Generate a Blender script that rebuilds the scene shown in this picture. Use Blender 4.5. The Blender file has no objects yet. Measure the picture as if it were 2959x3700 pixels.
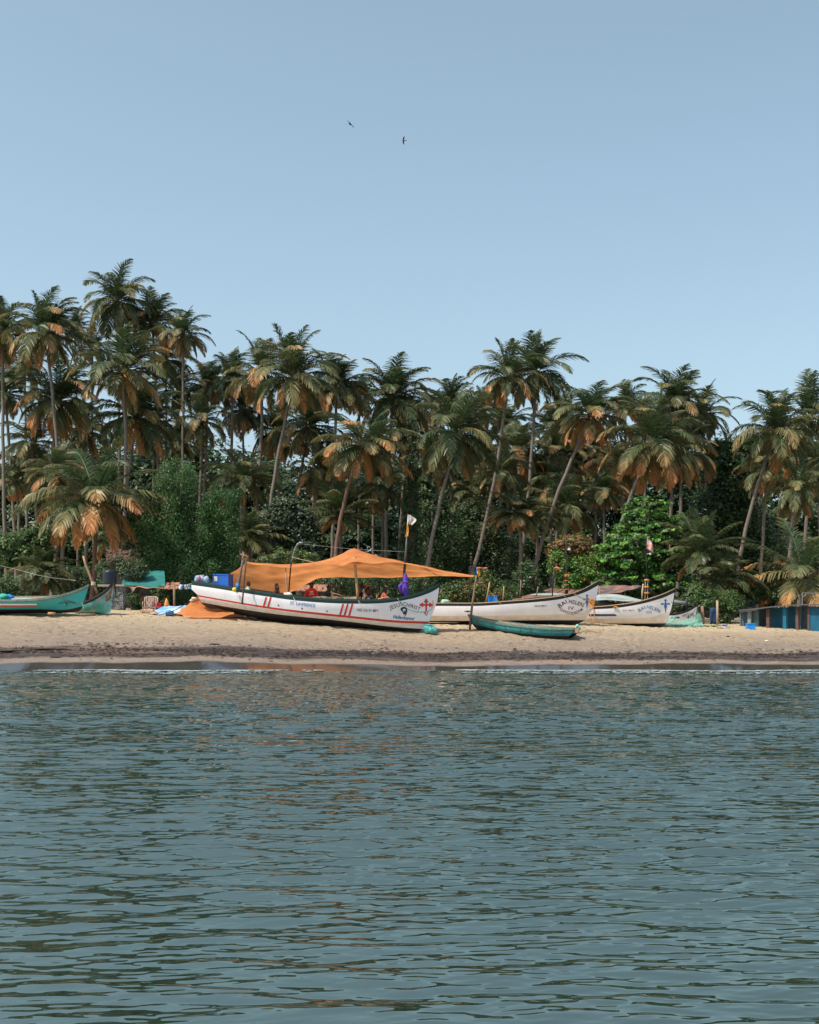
import bpy, bmesh, math, random
import numpy as np
from mathutils import Vector, Matrix, noise as mnoise
from mathutils.bvhtree import BVHTree
from mathutils.geometry import tessellate_polygon
R = math.radians
SC = bpy.context.scene
COL = SC.collection

# ---------------------------------------------------------------- camera, sky, sun, exposure
CX, HY, F, EYE = 1479.5, 2225.0, 4400.0, 1.9     # photo pixels: principal column, horizon row, focal length; eye height in m
cam_d = bpy.data.cameras.new('camera'); cam = bpy.data.objects.new('camera', cam_d); COL.objects.link(cam)
cam_d.sensor_fit = 'HORIZONTAL'; cam_d.sensor_width = 36.0; cam_d.lens = 36.0*F/2959.0
cam_d.shift_y = 375.0/2959.0
cam.location = (0, 0, EYE); cam.rotation_euler = (R(90), 0, 0)
cam_d.clip_start = 0.1; cam_d.clip_end = 5000
SC.camera = cam
SUN_EL, SUN_AZ = 57.0, 240.0        # azimuth clockwise from north (+Y): behind the camera's left shoulder
w = bpy.data.worlds.new('World'); SC.world = w; w.use_nodes = True
nt = w.node_tree; nt.nodes.clear()
out = nt.nodes.new('ShaderNodeOutputWorld'); bg = nt.nodes.new('ShaderNodeBackground'); sky = nt.nodes.new('ShaderNodeTexSky')
sky.sky_type = 'NISHITA'; sky.sun_disc = False
sky.sun_elevation = R(SUN_EL); sky.sun_rotation = R(SUN_AZ)
sky.air_density = 1.05; sky.dust_density = 2.4; sky.ozone_density = 5.0; sky.altitude = 0
hsv = nt.nodes.new('ShaderNodeHueSaturation'); hsv.inputs['Saturation'].default_value = 0.72; hsv.inputs['Hue'].default_value = 0.474; hsv.inputs['Value'].default_value = 1.0
nt.links.new(sky.outputs[0], hsv.inputs['Color']); nt.links.new(hsv.outputs[0], bg.inputs[0])
bg.inputs[1].default_value = 0.132
nt.links.new(bg.outputs[0], out.inputs[0])
sl = bpy.data.lights.new('sun', 'SUN'); so = bpy.data.objects.new('sun', sl); COL.objects.link(so)
sl.energy = 3.7; sl.angle = R(0.55); sl.color = (1.0, 0.90, 0.76)
sd = Vector((math.sin(R(SUN_AZ))*math.cos(R(SUN_EL)), math.cos(R(SUN_AZ))*math.cos(R(SUN_EL)), math.sin(R(SUN_EL))))
so.rotation_euler = sd.to_track_quat('Z', 'Y').to_euler(); so.location = sd*60
SC.view_settings.view_transform = 'Standard'; SC.view_settings.look = 'None'
SC.view_settings.exposure = 0.50; SC.view_settings.gamma = 1.0
SC.cycles.max_bounces = 6; SC.cycles.transparent_max_bounces = 6

# ---------------------------------------------------------------- helpers
ORG = {}
def P(x, y, Y):
    return Vector(((x-CX)/F*Y, Y, EYE+(HY-y)/F*Y))
def px(x, Y): return (x-CX)/F*Y
def new_mat(name):
    m = bpy.data.materials.new(name); m.use_nodes = True
    n = m.node_tree; b = n.nodes['Principled BSDF']; return m, n, b
def mat(name, c, rough=0.6, c2=None, scale=3.0, contrast=0.5, bump=0.0, bscale=20.0, spec=0.3, metal=0.0, stretch=(1,1,1), detail=6):
    """procedural: colour broken up by noise towards c2, with optional bump"""
    m, n, b = new_mat(name)
    L = n.links
    b.inputs['Roughness'].default_value = rough; b.inputs['Metallic'].default_value = metal
    b.inputs['Specular IOR Level'].default_value = spec
    tc = n.nodes.new('ShaderNodeTexCoord'); mp = n.nodes.new('ShaderNodeMapping'); mp.inputs['Scale'].default_value = stretch
    L.new(tc.outputs['Object'], mp.inputs[0])
    if c2 is None: c2 = tuple(v*0.8 for v in c)
    tx = n.nodes.new('ShaderNodeTexNoise'); tx.inputs['Scale'].default_value = scale; tx.inputs['Detail'].default_value = detail
    tx.inputs['Roughness'].default_value = 0.62
    L.new(mp.outputs[0], tx.inputs['Vector'])
    cr = n.nodes.new('ShaderNodeValToRGB'); cr.color_ramp.elements[0].position = 0.5-0.25*(1-contrast)-0.05; cr.color_ramp.elements[1].position = 0.5+0.25*(1-contrast)+0.05
    cr.color_ramp.elements[0].color = (*c2, 1); cr.color_ramp.elements[1].color = (*c, 1)
    L.new(tx.outputs[0], cr.inputs[0]); L.new(cr.outputs[0], b.inputs['Base Color'])
    if bump:
        t2 = n.nodes.new('ShaderNodeTexNoise'); t2.inputs['Scale'].default_value = bscale; t2.inputs['Detail'].default_value = 5
        L.new(mp.outputs[0], t2.inputs['Vector'])
        bp = n.nodes.new('ShaderNodeBump'); bp.inputs['Strength'].default_value = bump; bp.inputs['Distance'].default_value = 0.02
        L.new(t2.outputs[0], bp.inputs['Height']); L.new(bp.outputs[0], b.inputs['Normal'])
    return m
def leaf_mat(name, trans=0.3, rough=0.5, spec=0.25):
    """leaf colour comes from the mesh's own 'col' attribute, part of the light passes through"""
    m, n, b = new_mat(name); L = n.links
    at = n.nodes.new('ShaderNodeAttribute'); at.attribute_name = 'col'
    b.inputs['Roughness'].default_value = rough; b.inputs['Specular IOR Level'].default_value = spec
    L.new(at.outputs['Color'], b.inputs['Base Color'])
    tr = n.nodes.new('ShaderNodeBsdfTranslucent'); L.new(at.outputs['Color'], tr.inputs[0])
    mx = n.nodes.new('ShaderNodeMixShader'); mx.inputs[0].default_value = trans
    L.new(b.outputs[0], mx.inputs[1]); L.new(tr.outputs[0], mx.inputs[2]); L.new(mx.outputs[0], n.nodes['Material Output'].inputs[0])
    return m
def tag(o, label=None, cat=None, group=None, kind=None):
    if label: o['label'] = label
    if cat: o['category'] = cat
    if group: o['group'] = group
    if kind: o['kind'] = kind
    return o
def empty(name, label, cat, loc, group=None):
    o = bpy.data.objects.new(name, None); COL.objects.link(o); o.location = loc; o.empty_display_size = 0.3
    ORG[o.name] = Vector(loc); return tag(o, label, cat, group)
def link(name, me, mats, parent=None, loc=(0,0,0), smooth=False):
    o = bpy.data.objects.new(name, me); COL.objects.link(o)
    for m in mats:
        if m.name not in [k.name for k in me.materials if k]: me.materials.append(m)
    if parent is not None:
        o.parent = parent; ORG[o.name] = ORG[parent.name]
    else:
        o.location = loc; ORG[o.name] = Vector(loc)
    if smooth: me.shade_smooth()
    return o
class MB:
    def __init__(s): s.v = []; s.f = []; s.m = []; s.c = []; s.cur = (1,1,1)
    def add(s, vs, fs, mi=0):
        k = len(s.v); s.v += [tuple(v) for v in vs]; s.c += [s.cur]*len(vs)
        s.f += [tuple(k+i for i in f) for f in fs]; s.m += [mi]*len(fs); return s
    def box(s, c, size, rot=None, mi=0):
        x, y, z = [d/2 for d in size]; c = Vector(c)
        vs = [Vector((a*x, b*y, d*z)) for a in (-1,1) for b in (-1,1) for d in (-1,1)]
        if rot is not None:
            M = rot if isinstance(rot, Matrix) else Matrix.Rotation(rot, 3, 'Z'); vs = [M@v for v in vs]
        return s.add([v+c for v in vs], [(0,1,3,2),(4,6,7,5),(0,4,5,1),(2,3,7,6),(0,2,6,4),(1,5,7,3)], mi)
    def tube(s, pts, rad, n=8, mi=0, cap=True):
        pts = [Vector(p) for p in pts]
        if not hasattr(rad, '__len__'): rad = [rad]*len(pts)
        rings = []; up = Vector((0.13, 0.31, 0.94)); vs = []
        for i, p in enumerate(pts):
            t = (pts[min(i+1, len(pts)-1)]-pts[max(i-1, 0)])
            if t.length < 1e-9: t = Vector((0,0,1))
            t.normalize()
            if abs(t.dot(up)) > 0.97: up = Vector((0.9, 0.4, 0.1))
            a = t.cross(up).normalized(); b = t.cross(a)
            for k in range(n):
                an = 2*math.pi*k/n; vs.append(p+(a*math.cos(an)+b*math.sin(an))*rad[i])
        fs = [(i*n+k, i*n+(k+1)%n, (i+1)*n+(k+1)%n, (i+1)*n+k) for i in range(len(pts)-1) for k in range(n)]
        if cap: fs += [tuple(range(n))[::-1], tuple((len(pts)-1)*n+k for k in range(n))]
        return s.add(vs, fs, mi)
    def ball(s, c, r, nu=10, nv=7, mi=0, rot=None, lump=0.0, seed=0):
        if not hasattr(r, '__len__'): r = (r, r, r)
        c = Vector(c); vs = [Vector((0,0,1))]
        for j in range(1, nv):
            th = math.pi*j/nv
            for i in range(nu):
                ph = 2*math.pi*i/nu; vs.append(Vector((math.sin(th)*math.cos(ph), math.sin(th)*math.sin(ph), math.cos(th))))
        vs.append(Vector((0,0,-1)))
        if lump: vs = [v*(1+lump*mnoise.noise(v*2.1+Vector((seed*3.7, seed, 1)))) for v in vs]
        vs = [Vector((v.x*r[0], v.y*r[1], v.z*r[2])) for v in vs]
        if rot is not None: vs = [rot@v for v in vs]
        N = len(vs)-1
        fs = [(0, 1+i, 1+(i+1)%nu) for i in range(nu)]
        for j in range(nv-2):
            a = 1+j*nu; fs += [(a+i, a+nu+i, a+nu+(i+1)%nu, a+(i+1)%nu) for i in range(nu)]
        a = 1+(nv-2)*nu; fs += [(N, a+(i+1)%nu, a+i) for i in range(nu)]
        return s.add([v+c for v in vs], fs, mi)
    def prism(s, poly, d, mi=0):
        """poly: world points of a flat outline, extruded by vector d"""
        n = len(poly); poly = [Vector(p) for p in poly]; d = Vector(d)
        return s.add(poly+[p+d for p in poly], [tuple(range(n)), tuple(range(2*n-1, n-1, -1))]+[(i, i+n, (i+1)%n+n, (i+1)%n) for i in range(n)], mi)
    def grid(s, rows, mi=0, close=False):
        n = len(rows[0]); vs = [p for r in rows for p in r]
        fs = [(i*n+k, i*n+k+1, (i+1)*n+k+1, (i+1)*n+k) for i in range(len(rows)-1) for k in range(n-1)]
        return s.add(vs, fs, mi)
    def build(s, name, mats, parent=None, loc=None, smooth=False, label=None, cat=None, group=None, kind=None):
        if not isinstance(mats, (list, tuple)): mats = [mats]
        if parent is not None: o0 = ORG[parent.name]
        else:
            if loc is None:
                a = np.array(s.v); loc = ((a[:,0].min()+a[:,0].max())/2, (a[:,1].min()+a[:,1].max())/2, a[:,2].min())
            o0 = Vector(loc)
        me = bpy.data.meshes.new(name); me.from_pydata([(x-o0.x, y-o0.y, z-o0.z) for x, y, z in s.v], [], s.f)
        for m in mats: me.materials.append(m)
        me.polygons.foreach_set('material_index', s.m)
        if any(c != (1,1,1) for c in s.c):
            at = me.color_attributes.new('col', 'FLOAT_COLOR', 'POINT'); at.data.foreach_set('color', np.array([(*c, 1) for c in s.c], dtype=np.float32).ravel())
        me.update()
        o = link(name, me, [], parent, tuple(o0), smooth)
        return tag(o, label, cat, group, kind)
def np_mesh(name, V, Q, col=None, mi=None):
    me = bpy.data.meshes.new(name); V = np.ascontiguousarray(V, dtype=np.float32); Q = np.ascontiguousarray(Q, dtype=np.int32)
    me.vertices.add(len(V)); me.vertices.foreach_set('co', V.ravel())
    k = Q.shape[1]; me.loops.add(Q.size); me.loops.foreach_set('vertex_index', Q.ravel())
    me.polygons.add(len(Q)); me.polygons.foreach_set('loop_start', np.arange(0, Q.size, k, dtype=np.int32))
    if mi is not None: me.polygons.foreach_set('material_index', np.asarray(mi, dtype=np.int32))
    if col is not None:
        at = me.color_attributes.new('col', 'FLOAT_COLOR', 'POINT')
        c4 = np.ones((len(V), 4), dtype=np.float32); c4[:, :3] = col; at.data.foreach_set('color', c4.ravel())
    me.update(calc_edges=True); me.validate(); return me
def smoothstep(a, b, x): t = np.clip((x-a)/(b-a), 0, 1); return t*t*(3-2*t)

# ---------------------------------------------------------------- ground
AX = np.array([-400, 0, 900, 1200, 1500, 1700, 1950, 2120, 2367, 2959, 3400], float)
AV = np.array([2.25, 2.2, 2.02, 1.78, 1.55, 1.56, 1.62, 1.6, 1.47, 1.45, 1.45])
PY = np.array([-400, 30, 38, 41.8, 43, 44.2, 48.4, 50, 53.5, 60, 80, 140, 2500], float)
PV = np.array([-1.5, -1.0, -.4, 0, .13, .26, .80, .87, 1.0, 1.08, 1.2, 1.35, 1.4])
def gz(X, Y):
    xp = CX+np.asarray(X)/50.0*F
    return np.interp(xp, AX, AV)*np.interp(Y, PY, PV)
def ground(X, Y): return float(gz(X, Y))
def shore(X):   # small wander of the water's edge
    return 0.25*np.sin(X*0.35+1.0)+0.12*np.sin(X*1.1)+0.05*np.sin(X*3.1+2)
def build_ground():
    ys = np.concatenate([[-400, -100, 0, 25, 36], np.arange(40, 56, 0.06), np.arange(56, 70, 0.5), np.arange(70, 150, 4), [200, 400, 900, 2500]])
    xs = np.concatenate([[-2500, -900, -300, -120, -60], np.arange(-30, -20.5, 1), np.arange(-20, 20, 0.09), np.arange(20.5, 31, 1), [60, 120, 300, 900, 2500]])
    X, Y = np.meshgrid(xs, ys)
    Z = gz(X, Y - shore(X)*smoothstep(47, 42, Y))
    rng = np.random.default_rng(3)
    def n2(ax, ay, k, s):
        o = np.zeros_like(X)
        for i in range(k):
            a = rng.uniform(0, 6.28); fx = ax*rng.uniform(.6, 1.6)*rng.choice([-1, 1]); fy = ay*rng.uniform(.6, 1.6)
            o += np.sin(X*fx+Y*fy+a+1.5*np.sin(X*fx*.37+a*2))
        return o*s/math.sqrt(k)
    land = smoothstep(43.5, 45.5, Y)*smoothstep(60, 55, Y)
    Z += n2(1.3, 1.5, 8, 0.012)*land + n2(4.5, 9, 14, 0.009)*land + n2(2.2, 16, 10, 0.006)*land
    rg = np.random.default_rng(21)
    for k in range(26):      # grooves left by dragged keels and ropes, running down and along the beach
        x0 = rg.uniform(-17, 17); sl = rg.uniform(-5, 5)*rg.choice([1, 2.5]); w_ = rg.uniform(.06, .16); ctr = x0+sl*(Y-48)/4+.3*np.sin(Y*.9+k)
        dd = (X-ctr)/np.sqrt(1+(sl/4)**2); Z += (-.035*np.exp(-(dd/w_)**2)+.018*np.exp(-((np.abs(dd)-w_*2)/w_)**2))*smoothstep(45.3, 46.3, Y)*smoothstep(54, 52, Y)*rg.uniform(.4, 1)
    for k in range(650):
        fx, fy = rg.uniform(-18, 18), rg.uniform(45.6, 53); i0, i1 = np.searchsorted(ys, [fy-.35, fy+.35]); j0, j1 = np.searchsorted(xs, [fx-.4, fx+.4]); sx, sy = rg.uniform(.09, .16), rg.uniform(.07, .12)
        q = ((X[i0:i1, j0:j1]-fx)/sx)**2+((Y[i0:i1, j0:j1]-fy)/sy)**2; Z[i0:i1, j0:j1] += -.022*np.exp(-q)+.008*np.exp(-(np.sqrt(q)-1.7)**2*3)
    r = np.random.default_rng(5).normal(0, 1, X.shape)
    Z += r*0.006*smoothstep(43, 44, Y)*smoothstep(60, 55, Y)
    r2 = np.random.default_rng(6).normal(0, 1, X.shape); wd = np.exp(-((Y-44.0-0.2*np.sin(X*.5))/0.5)**2); Z += np.abs(r2)*0.010*wd
    n = len(xs); i, j = np.meshgrid(np.arange(len(ys)-1), np.arange(n-1), indexing='ij'); a = (i*n+j).ravel()
    me = np_mesh('ground', np.stack([X.ravel(), Y.ravel(), Z.ravel()], 1), np.stack([a, a+1, a+n+1, a+n], 1))
    m, nt, b = new_mat('sand'); L = nt.links; N = nt.nodes
    tc = N.new('ShaderNodeTexCoord'); sp = N.new('ShaderNodeSeparateXYZ'); L.new(tc.outputs['Object'], sp.inputs[0])
    def noise(sc, det, vec, rough=.6):
        t = N.new('ShaderNodeTexNoise'); t.inputs['Scale'].default_value = sc; t.inputs['Detail'].default_value = det; t.inputs['Roughness'].default_value = rough
        mp = N.new('ShaderNodeMapping'); mp.inputs['Scale'].default_value = vec; L.new(tc.outputs['Object'], mp.inputs[0]); L.new(mp.outputs[0], t.inputs[0]); return t.outputs[0]
    def mth(op, a, b=None, clamp=False):
        q = N.new('ShaderNodeMath'); q.operation = op; q.use_clamp = clamp
        for k, v in enumerate((a, b)):
            if v is None: continue
            if isinstance(v, (int, float)): q.inputs[k].default_value = v
            else: L.new(v, q.inputs[k])
        return q.outputs[0]
    def ramp(v, stops):
        c = N.new('ShaderNodeValToRGB'); e = c.color_ramp.elements
        while len(e) < len(stops): e.new(0.5)
        for k, (p, cc) in enumerate(stops): e[k].position = p; e[k].color = (*cc, 1) if hasattr(cc, '__len__') else (cc, cc, cc, 1)
        L.new(v, c.inputs[0]); return c.outputs[0]
    def mix(f, a, bb):
        q = N.new('ShaderNodeMix'); q.data_type = 'RGBA'; L.new(f, q.inputs[0])
        for k, v in ((6, a), (7, bb)):
            if hasattr(v, 'is_output'): L.new(v, q.inputs[k])
            else: q.inputs[k].default_value = (*v, 1)
        return q.outputs[2]
    big = noise(0.5, 5, (0.35, 1.2, 1)); fine = noise(7, 8, (0.5, 2.0, 1), .7)
    dry = mix(ramp(fine, [(.3, 0), (.7, 1)]), (.29, .222, .138), (.46, .37, .238))
    yy = mth('ADD', sp.outputs['Y'], mth('MULTIPLY', mth('SUBTRACT', big, .5), 3.2))
    damp = ramp(mth('DIVIDE', mth('SUBTRACT', yy, 41.0), 10.0), [(.45, 1), (.95, 0)])
    c = mix(damp, dry, mix(ramp(fine, [(.35, 0), (.65, 1)]), (.12, .093, .074), (.24, .19, .15)))
    # seaweed and shell wrack along the tide line
    wn = noise(5, 9, (0.35, 2.2, 1), .78)
    yb = mth('ADD', sp.outputs['Y'], mth('MULTIPLY', mth('SUBTRACT', noise(.25, 3, (1, 1, 1)), .5), 1.2))
    band = mth('SUBTRACT', 1.0, mth('ABSOLUTE', mth('DIVIDE', mth('SUBTRACT', yb, 44.25), 1.5)), True)
    wf = ramp(mth('MULTIPLY', band, mth('ADD', wn, .25)), [(.33, 0), (.44, 1)])
    c = mix(wf, c, (.038, .029, .027))
    st_ = noise(2.4, 9, (.22, 3.2, 1), .72); c = mix(mth('MULTIPLY', ramp(st_, [(.50, 0), (.66, 1)]), .55), c, (.20, .145, .105))
    sp2 = noise(22, 4, (0.35, 1.6, 1), .8); c = mix(ramp(sp2, [(.66, 0), (.70, 1)]), c, (.11, .075, .055))
    sp3 = noise(30, 2, (.6, 1.2, 1), .5); c = mix(ramp(sp3, [(.72, 0), (.745, 1)]), c, (.75, .70, .62))
    red = noise(.8, 4, (0.3, 2.2, 1)); c = mix(mth('MULTIPLY', ramp(red, [(.58, 0), (.68, 1)]), .22), c, (.33, .17, .11))
    # saturated strip at the water's edge
    wet = ramp(mth('SUBTRACT', mth('ADD', sp.outputs['Y'], mth('MULTIPLY', mth('SUBTRACT', noise(.6, 4, (.3, 1, 1)), .5), .5)), 42.0), [(.72, 1), (.95, 0)])
    c = mix(wet, c, (.040, .037, .035)); L.new(c, b.inputs['Base Color'])
    L.new(mth('SUBTRACT', .92, mth('MULTIPLY', wet, .84)), b.inputs['Roughness'])
    b.inputs['Specular IOR Level'].default_value = .4
    bp = N.new('ShaderNodeBump'); bp.inputs['Distance'].default_value = .045; L.new(mth('MULTIPLY', mth('SUBTRACT', 1.0, wet), .8), bp.inputs['Strength'])
    L.new(noise(9, 8, (.6, 1.6, 1), .7), bp.inputs['Height']); L.new(bp.outputs[0], b.inputs['Normal'])
    o = link('ground', me, [m], smooth=True); tag(o, 'sandy beach with a dark wrack line, sloping up from the water to the palms', 'beach', kind='structure')
build_ground()

# ---------------------------------------------------------------- water
def build_water():
    h = EYE; ypx = 1216.0*h
    q = np.arange(ypx/42.6, ypx/4.9, 0.27)      # finer rows nearby
    ys = (ypx/q)[::-1]; ys = np.concatenate([[-600, -200, -60, -20, -5, 0, 2, 3.5, 4.4], ys[ys > 4.9]])
    uu = np.concatenate([[-60, -20, -8, -3, -1.6, -1.2], np.linspace(-1, 1, 560), [1.2, 1.6, 3, 8, 20, 60]])
    U, Y = np.meshgrid(uu, ys)
    Wd = 0.37*np.clip(Y, 4.4, None)+0.9
    X = U*Wd
    rowsp = np.gradient(ys); rowsp = np.maximum(np.abs(rowsp), 0.004)[:, None]*np.ones_like(X)
    colsp = Wd*2/560
    rng = np.random.default_rng(11)
    Z = np.zeros_like(X); n = 120
    for i in range(n):
        lam = 0.055*(0.75/0.055)**(rng.uniform()**1.0)
        th = rng.normal(0, 0.28)+0.06; kx, ky = math.sin(th), -math.cos(th); k = 2*math.pi/lam
        s = 0.165*math.sqrt(2.0/n)*(1.0 if lam < 1 else .8)       # slope share of each component
        fy = np.clip((lam/np.maximum(abs(ky), .15)/rowsp-2.0)/2.0, 0, 1); fx = np.clip((lam/np.maximum(abs(kx), .15)/colsp-1.6)/1.6, 0, 1)
        if lam < .15: s *= 0.8
        Z += s/k*np.sin(k*(kx*X+ky*Y)+rng.uniform(0, 6.28)+.7*np.sin(0.23*k*(X*.7+Y*.2)+i))*fy*fx
    gust = 0.78+0.6*np.sin(X*0.21+Y*0.33+1.3*np.sin(Y*.4+X*.11))*np.sin(Y*0.55+X*0.12+2)
    Z *= np.clip(gust, .45, 1.2)*(1+.8*smoothstep(13, 33, Y))*smoothstep(42.2, 40.5, Y)
    Z[np.abs(U) > 1.05] *= 0; Z[:9] = 0
    # the little wave breaking on the sand
    sh = 41.25+shore(X)*1.0
    Z += 0.085*np.exp(-((Y-sh+.35)/0.33)**2)*(0.75+.25*np.sin(X*.9+2))
    Z -= .02+0.3*smoothstep(42.2, 42.6, Y-shore(X))
    m_ = len(uu); i, j = np.meshgrid(np.arange(len(ys)-1), np.arange(m_-1), indexing='ij'); a = (i*m_+j).ravel()
    me = np_mesh('sea_water', np.stack([X.ravel(), Y.ravel(), Z.ravel()], 1), np.stack([a, a+1, a+m_+1, a+m_], 1))
    m, nt, b = new_mat('sea water'); L = nt.links; N = nt.nodes
    b.inputs['Base Color'].default_value = (.012, .025, .019, 1); b.inputs['Roughness'].default_value = .03
    b.inputs['IOR'].default_value = 4.2; b.inputs['Specular IOR Level'].default_value = .5; b.inputs['Specular Tint'].default_value = (.93, 1, .89, 1)
    tc = N.new('ShaderNodeTexCoord'); sp = N.new('ShaderNodeSeparateXYZ'); L.new(tc.outputs['Object'], sp.inputs[0])
    mr = N.new('ShaderNodeMapRange'); mr.inputs[1].default_value = 7; mr.inputs[2].default_value = 22; mr.inputs[3].default_value = .04; mr.inputs[4].default_value = 1
    L.new(sp.outputs['Y'], mr.inputs[0])
    prev = None
    for sc, dist, vec in ((3.2, .11, (.35, 1, 1)), (8, .035, (.4, 1, 1))):
        mp = N.new('ShaderNodeMapping'); mp.inputs['Scale'].default_value = vec; L.new(tc.outputs['Object'], mp.inputs[0])
        t = N.new('ShaderNodeTexNoise'); t.inputs['Scale'].default_value = sc; t.inputs['Detail'].default_value = 2; L.new(mp.outputs[0], t.inputs[0])
        bp = N.new('ShaderNodeBump'); bp.inputs['Distance'].default_value = dist; L.new(mr.outputs[0], bp.inputs['Strength']); L.new(t.outputs[0], bp.inputs['Height'])
        if prev: L.new(prev, bp.inputs['Normal'])
        prev = bp.outputs[0]
    L.new(prev, b.inputs['Normal'])
    o = link('sea_water', me, [m], smooth=True); tag(o, 'calm grey green sea with small ripples in front of the beach', 'water', kind='structure')
    # foam: irregular low lumps riding the crest
    rng = np.random.default_rng(4); f = MB()
    fm = mat('foam', (.36, .40, .41), .8, c2=(.22, .27, .28), scale=9, bump=.4)
    nz = lambda q, k: mnoise.noise(Vector((q, k, .3)))
    for k in range(5200):
        x = rng.uniform(-17, 17); line = rng.uniform() < .55; d = nz(x*.16, 3.1)+.6*nz(x*.7, 9.3)+.13
        if rng.uniform() > d*1.7: continue
        yc = 40.95+float(shore(np.array(x)))+.42*nz(x*.35, 6.7)
        y = yc+(rng.normal(0, .05) if line else rng.uniform(-.75, .35)); r = rng.uniform(.014, .05)*(1 if line else .6)
        f.ball((x, y, .05*math.exp(-((y-yc)/.4)**2)+.004+(.02 if line else 0)*rng.uniform()), (r*rng.uniform(1.5, 6), r*1.3, r*.26), 6, 4, lump=.6, seed=k*.37)
    o = f.build('foam', [fm], smooth=True, kind='stuff', label='thin white foam of the small wave breaking on the sand', cat='foam')
build_water()
# ---------------------------------------------------------------- palms
M_FROND = leaf_mat('palm frond', .32, .42, .35)
M_TRUNK = mat('palm trunk', (.21, .175, .15), .9, c2=(.12, .10, .085), scale=5, bump=.5, bscale=9, stretch=(1, 1, 5))
M_TRUNKR = mat('reddish palm trunk', (.22, .12, .09), .9, c2=(.12, .07, .055), scale=5, bump=.5, bscale=9, stretch=(1, 1, 5))
M_BARK = mat('bark', (.12, .09, .07), .95, c2=(.06, .045, .035), scale=6, bump=.5, bscale=12, stretch=(1, 1, 3))
def frond_arrays(rng, base, az, el, L, age, wind, droop, dead, V, Q, C, segs=13, nl=50):
    d = np.array([math.cos(az)*math.cos(el), math.sin(az)*math.cos(el), math.sin(el)])
    p = np.array(base, float); pts = [p.copy()]; ds = [d.copy()]
    for i in range(segs):
        t = i/segs
        p = p+d*L/segs; pts.append(p.copy())
        d = d+np.array([0, 0, -1.0])*droop*(0.35+1.3*t)/segs*3+np.array([wind, 0.15*wind, 0])*(0.4+t)/segs*3
        d /= np.linalg.norm(d); ds.append(d.copy())
    pts = np.array(pts); ds = np.array(ds)
    pal = np.array([(.045, .085, .034), (.085, .115, .048), (.20, .19, .08), (.46, .27, .11), (.60, .26, .09)])
    def colr(a): a = np.clip(a, 0, 1)*4; k = np.minimum(a.astype(int), 3); f = (a-k)[:, None]; return pal[k]*(1-f)+pal[k+1]*f
    # rachis: 3-sided tube
    up = np.array([0, 0, 1.0]); k0 = sum(len(v) for v in V)
    side = np.cross(ds, up); nn = np.linalg.norm(side, axis=1, keepdims=True); side = np.where(nn > .05, side/np.maximum(nn, 1e-6), np.array([math.sin(az), -math.cos(az), 0]))
    for i in range(1, len(side)):
        if side[i]@side[i-1] < 0: side[i] = -side[i]
    nrm = np.cross(side, ds); r = np.linspace(.024, .004, len(pts))[:, None]
    ring = np.stack([pts+side*r, pts+nrm*r, pts-side*r, pts-nrm*r*.6], 1).reshape(-1, 3)
    V.append(ring); n = len(pts); i, j = np.meshgrid(np.arange(n-1), np.arange(4), indexing='ij'); a = (i*4+j).ravel(); b = (i*4+(j+1)%4).ravel()
    Q.append(np.stack([a, b, b+4, a+4], 1)+k0); C.append(colr(np.full(len(ring), min(1, age*.7+.30))))
    # leaflets
    k0 += len(ring)
    t = np.linspace(.13, .995, nl)+rng.uniform(-.006, .006, nl); t = np.clip(t, 0, 1)
    fi = t*segs; ii = np.minimum(fi.astype(int), segs-1); ff = (fi-ii)[:, None]
    bp = pts[ii]*(1-ff)+pts[ii+1]*ff; tn = ds[ii]*(1-ff)+ds[ii+1]*ff; sv = side[ii]*(1-ff)+side[ii+1]*ff; nv = nrm[ii]*(1-ff)+nrm[ii+1]*ff
    ll = .395*np.power(np.sin(np.pi*np.clip(t*.80+.16, 0, 1)), .8)*L/1.3*(1 if age < .75 else .85)
    tipdry = rng.uniform(0, 1)**1.5*.85*min(1, dead+.15)
    if dead >= .98: tipdry = rng.uniform(.2, .95)
    hang = .25+.65*min(age, .8)+rng.uniform(0, .25)
    for s in (-1, 1):
        l = ll*rng.uniform(.8, 1.1, nl)
        if age > .55: l = l*np.where(rng.uniform(size=nl) < .16*age, .25, 1)
        d0 = tn*(.66+.7*t[:, None]**2)+sv*s*.85+nv*.22+rng.normal(0, .07, (nl, 3)); d0[:, 2] -= hang*.35
        d0[:, 0] += wind*.35; d0 /= np.linalg.norm(d0, axis=1, keepdims=True)
        d1 = d0.copy(); d1[:, 2] -= hang*1.1+.12; d1[:, 0] += wind*.4; d1 /= np.linalg.norm(d1, axis=1, keepdims=True)
        m_ = bp+d0*l[:, None]*.45; e = m_+d1*l[:, None]*.55
        wd = tn*.8+nv*.45*rng.uniform(-1, 1, (nl, 1)); wd -= d0*np.sum(wd*d0, 1, keepdims=True); wd /= np.linalg.norm(wd, axis=1, keepdims=True)
        w_ = rng.uniform(.011, .017, nl)[:, None]
        vs = np.stack([bp-wd*w_*.6, bp+wd*w_*.6, m_-wd*w_, m_+wd*w_, e-wd*w_*.25, e+wd*w_*.25], 1).reshape(-1, 3)
        V.append(vs); a = np.arange(nl)*6+k0; k0 += len(vs)
        Q.append(np.concatenate([np.stack([a, a+1, a+3, a+2], 1), np.stack([a+2, a+3, a+5, a+4], 1)]))
        ag = age*.8+rng.normal(0, .06, nl)+tipdry*smoothstep(.35, .95, t)
        c = np.repeat(colr(ag), 6, 0)*np.repeat(rng.uniform(.75, 1.2, nl), 6)[:, None]
        tip = np.tile(np.array([0, 0, 0, 0, 1, 1], bool), nl); c[tip] = .6*c[tip]+.4*np.array([.25, .16, .07]); C.append(c)
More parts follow.
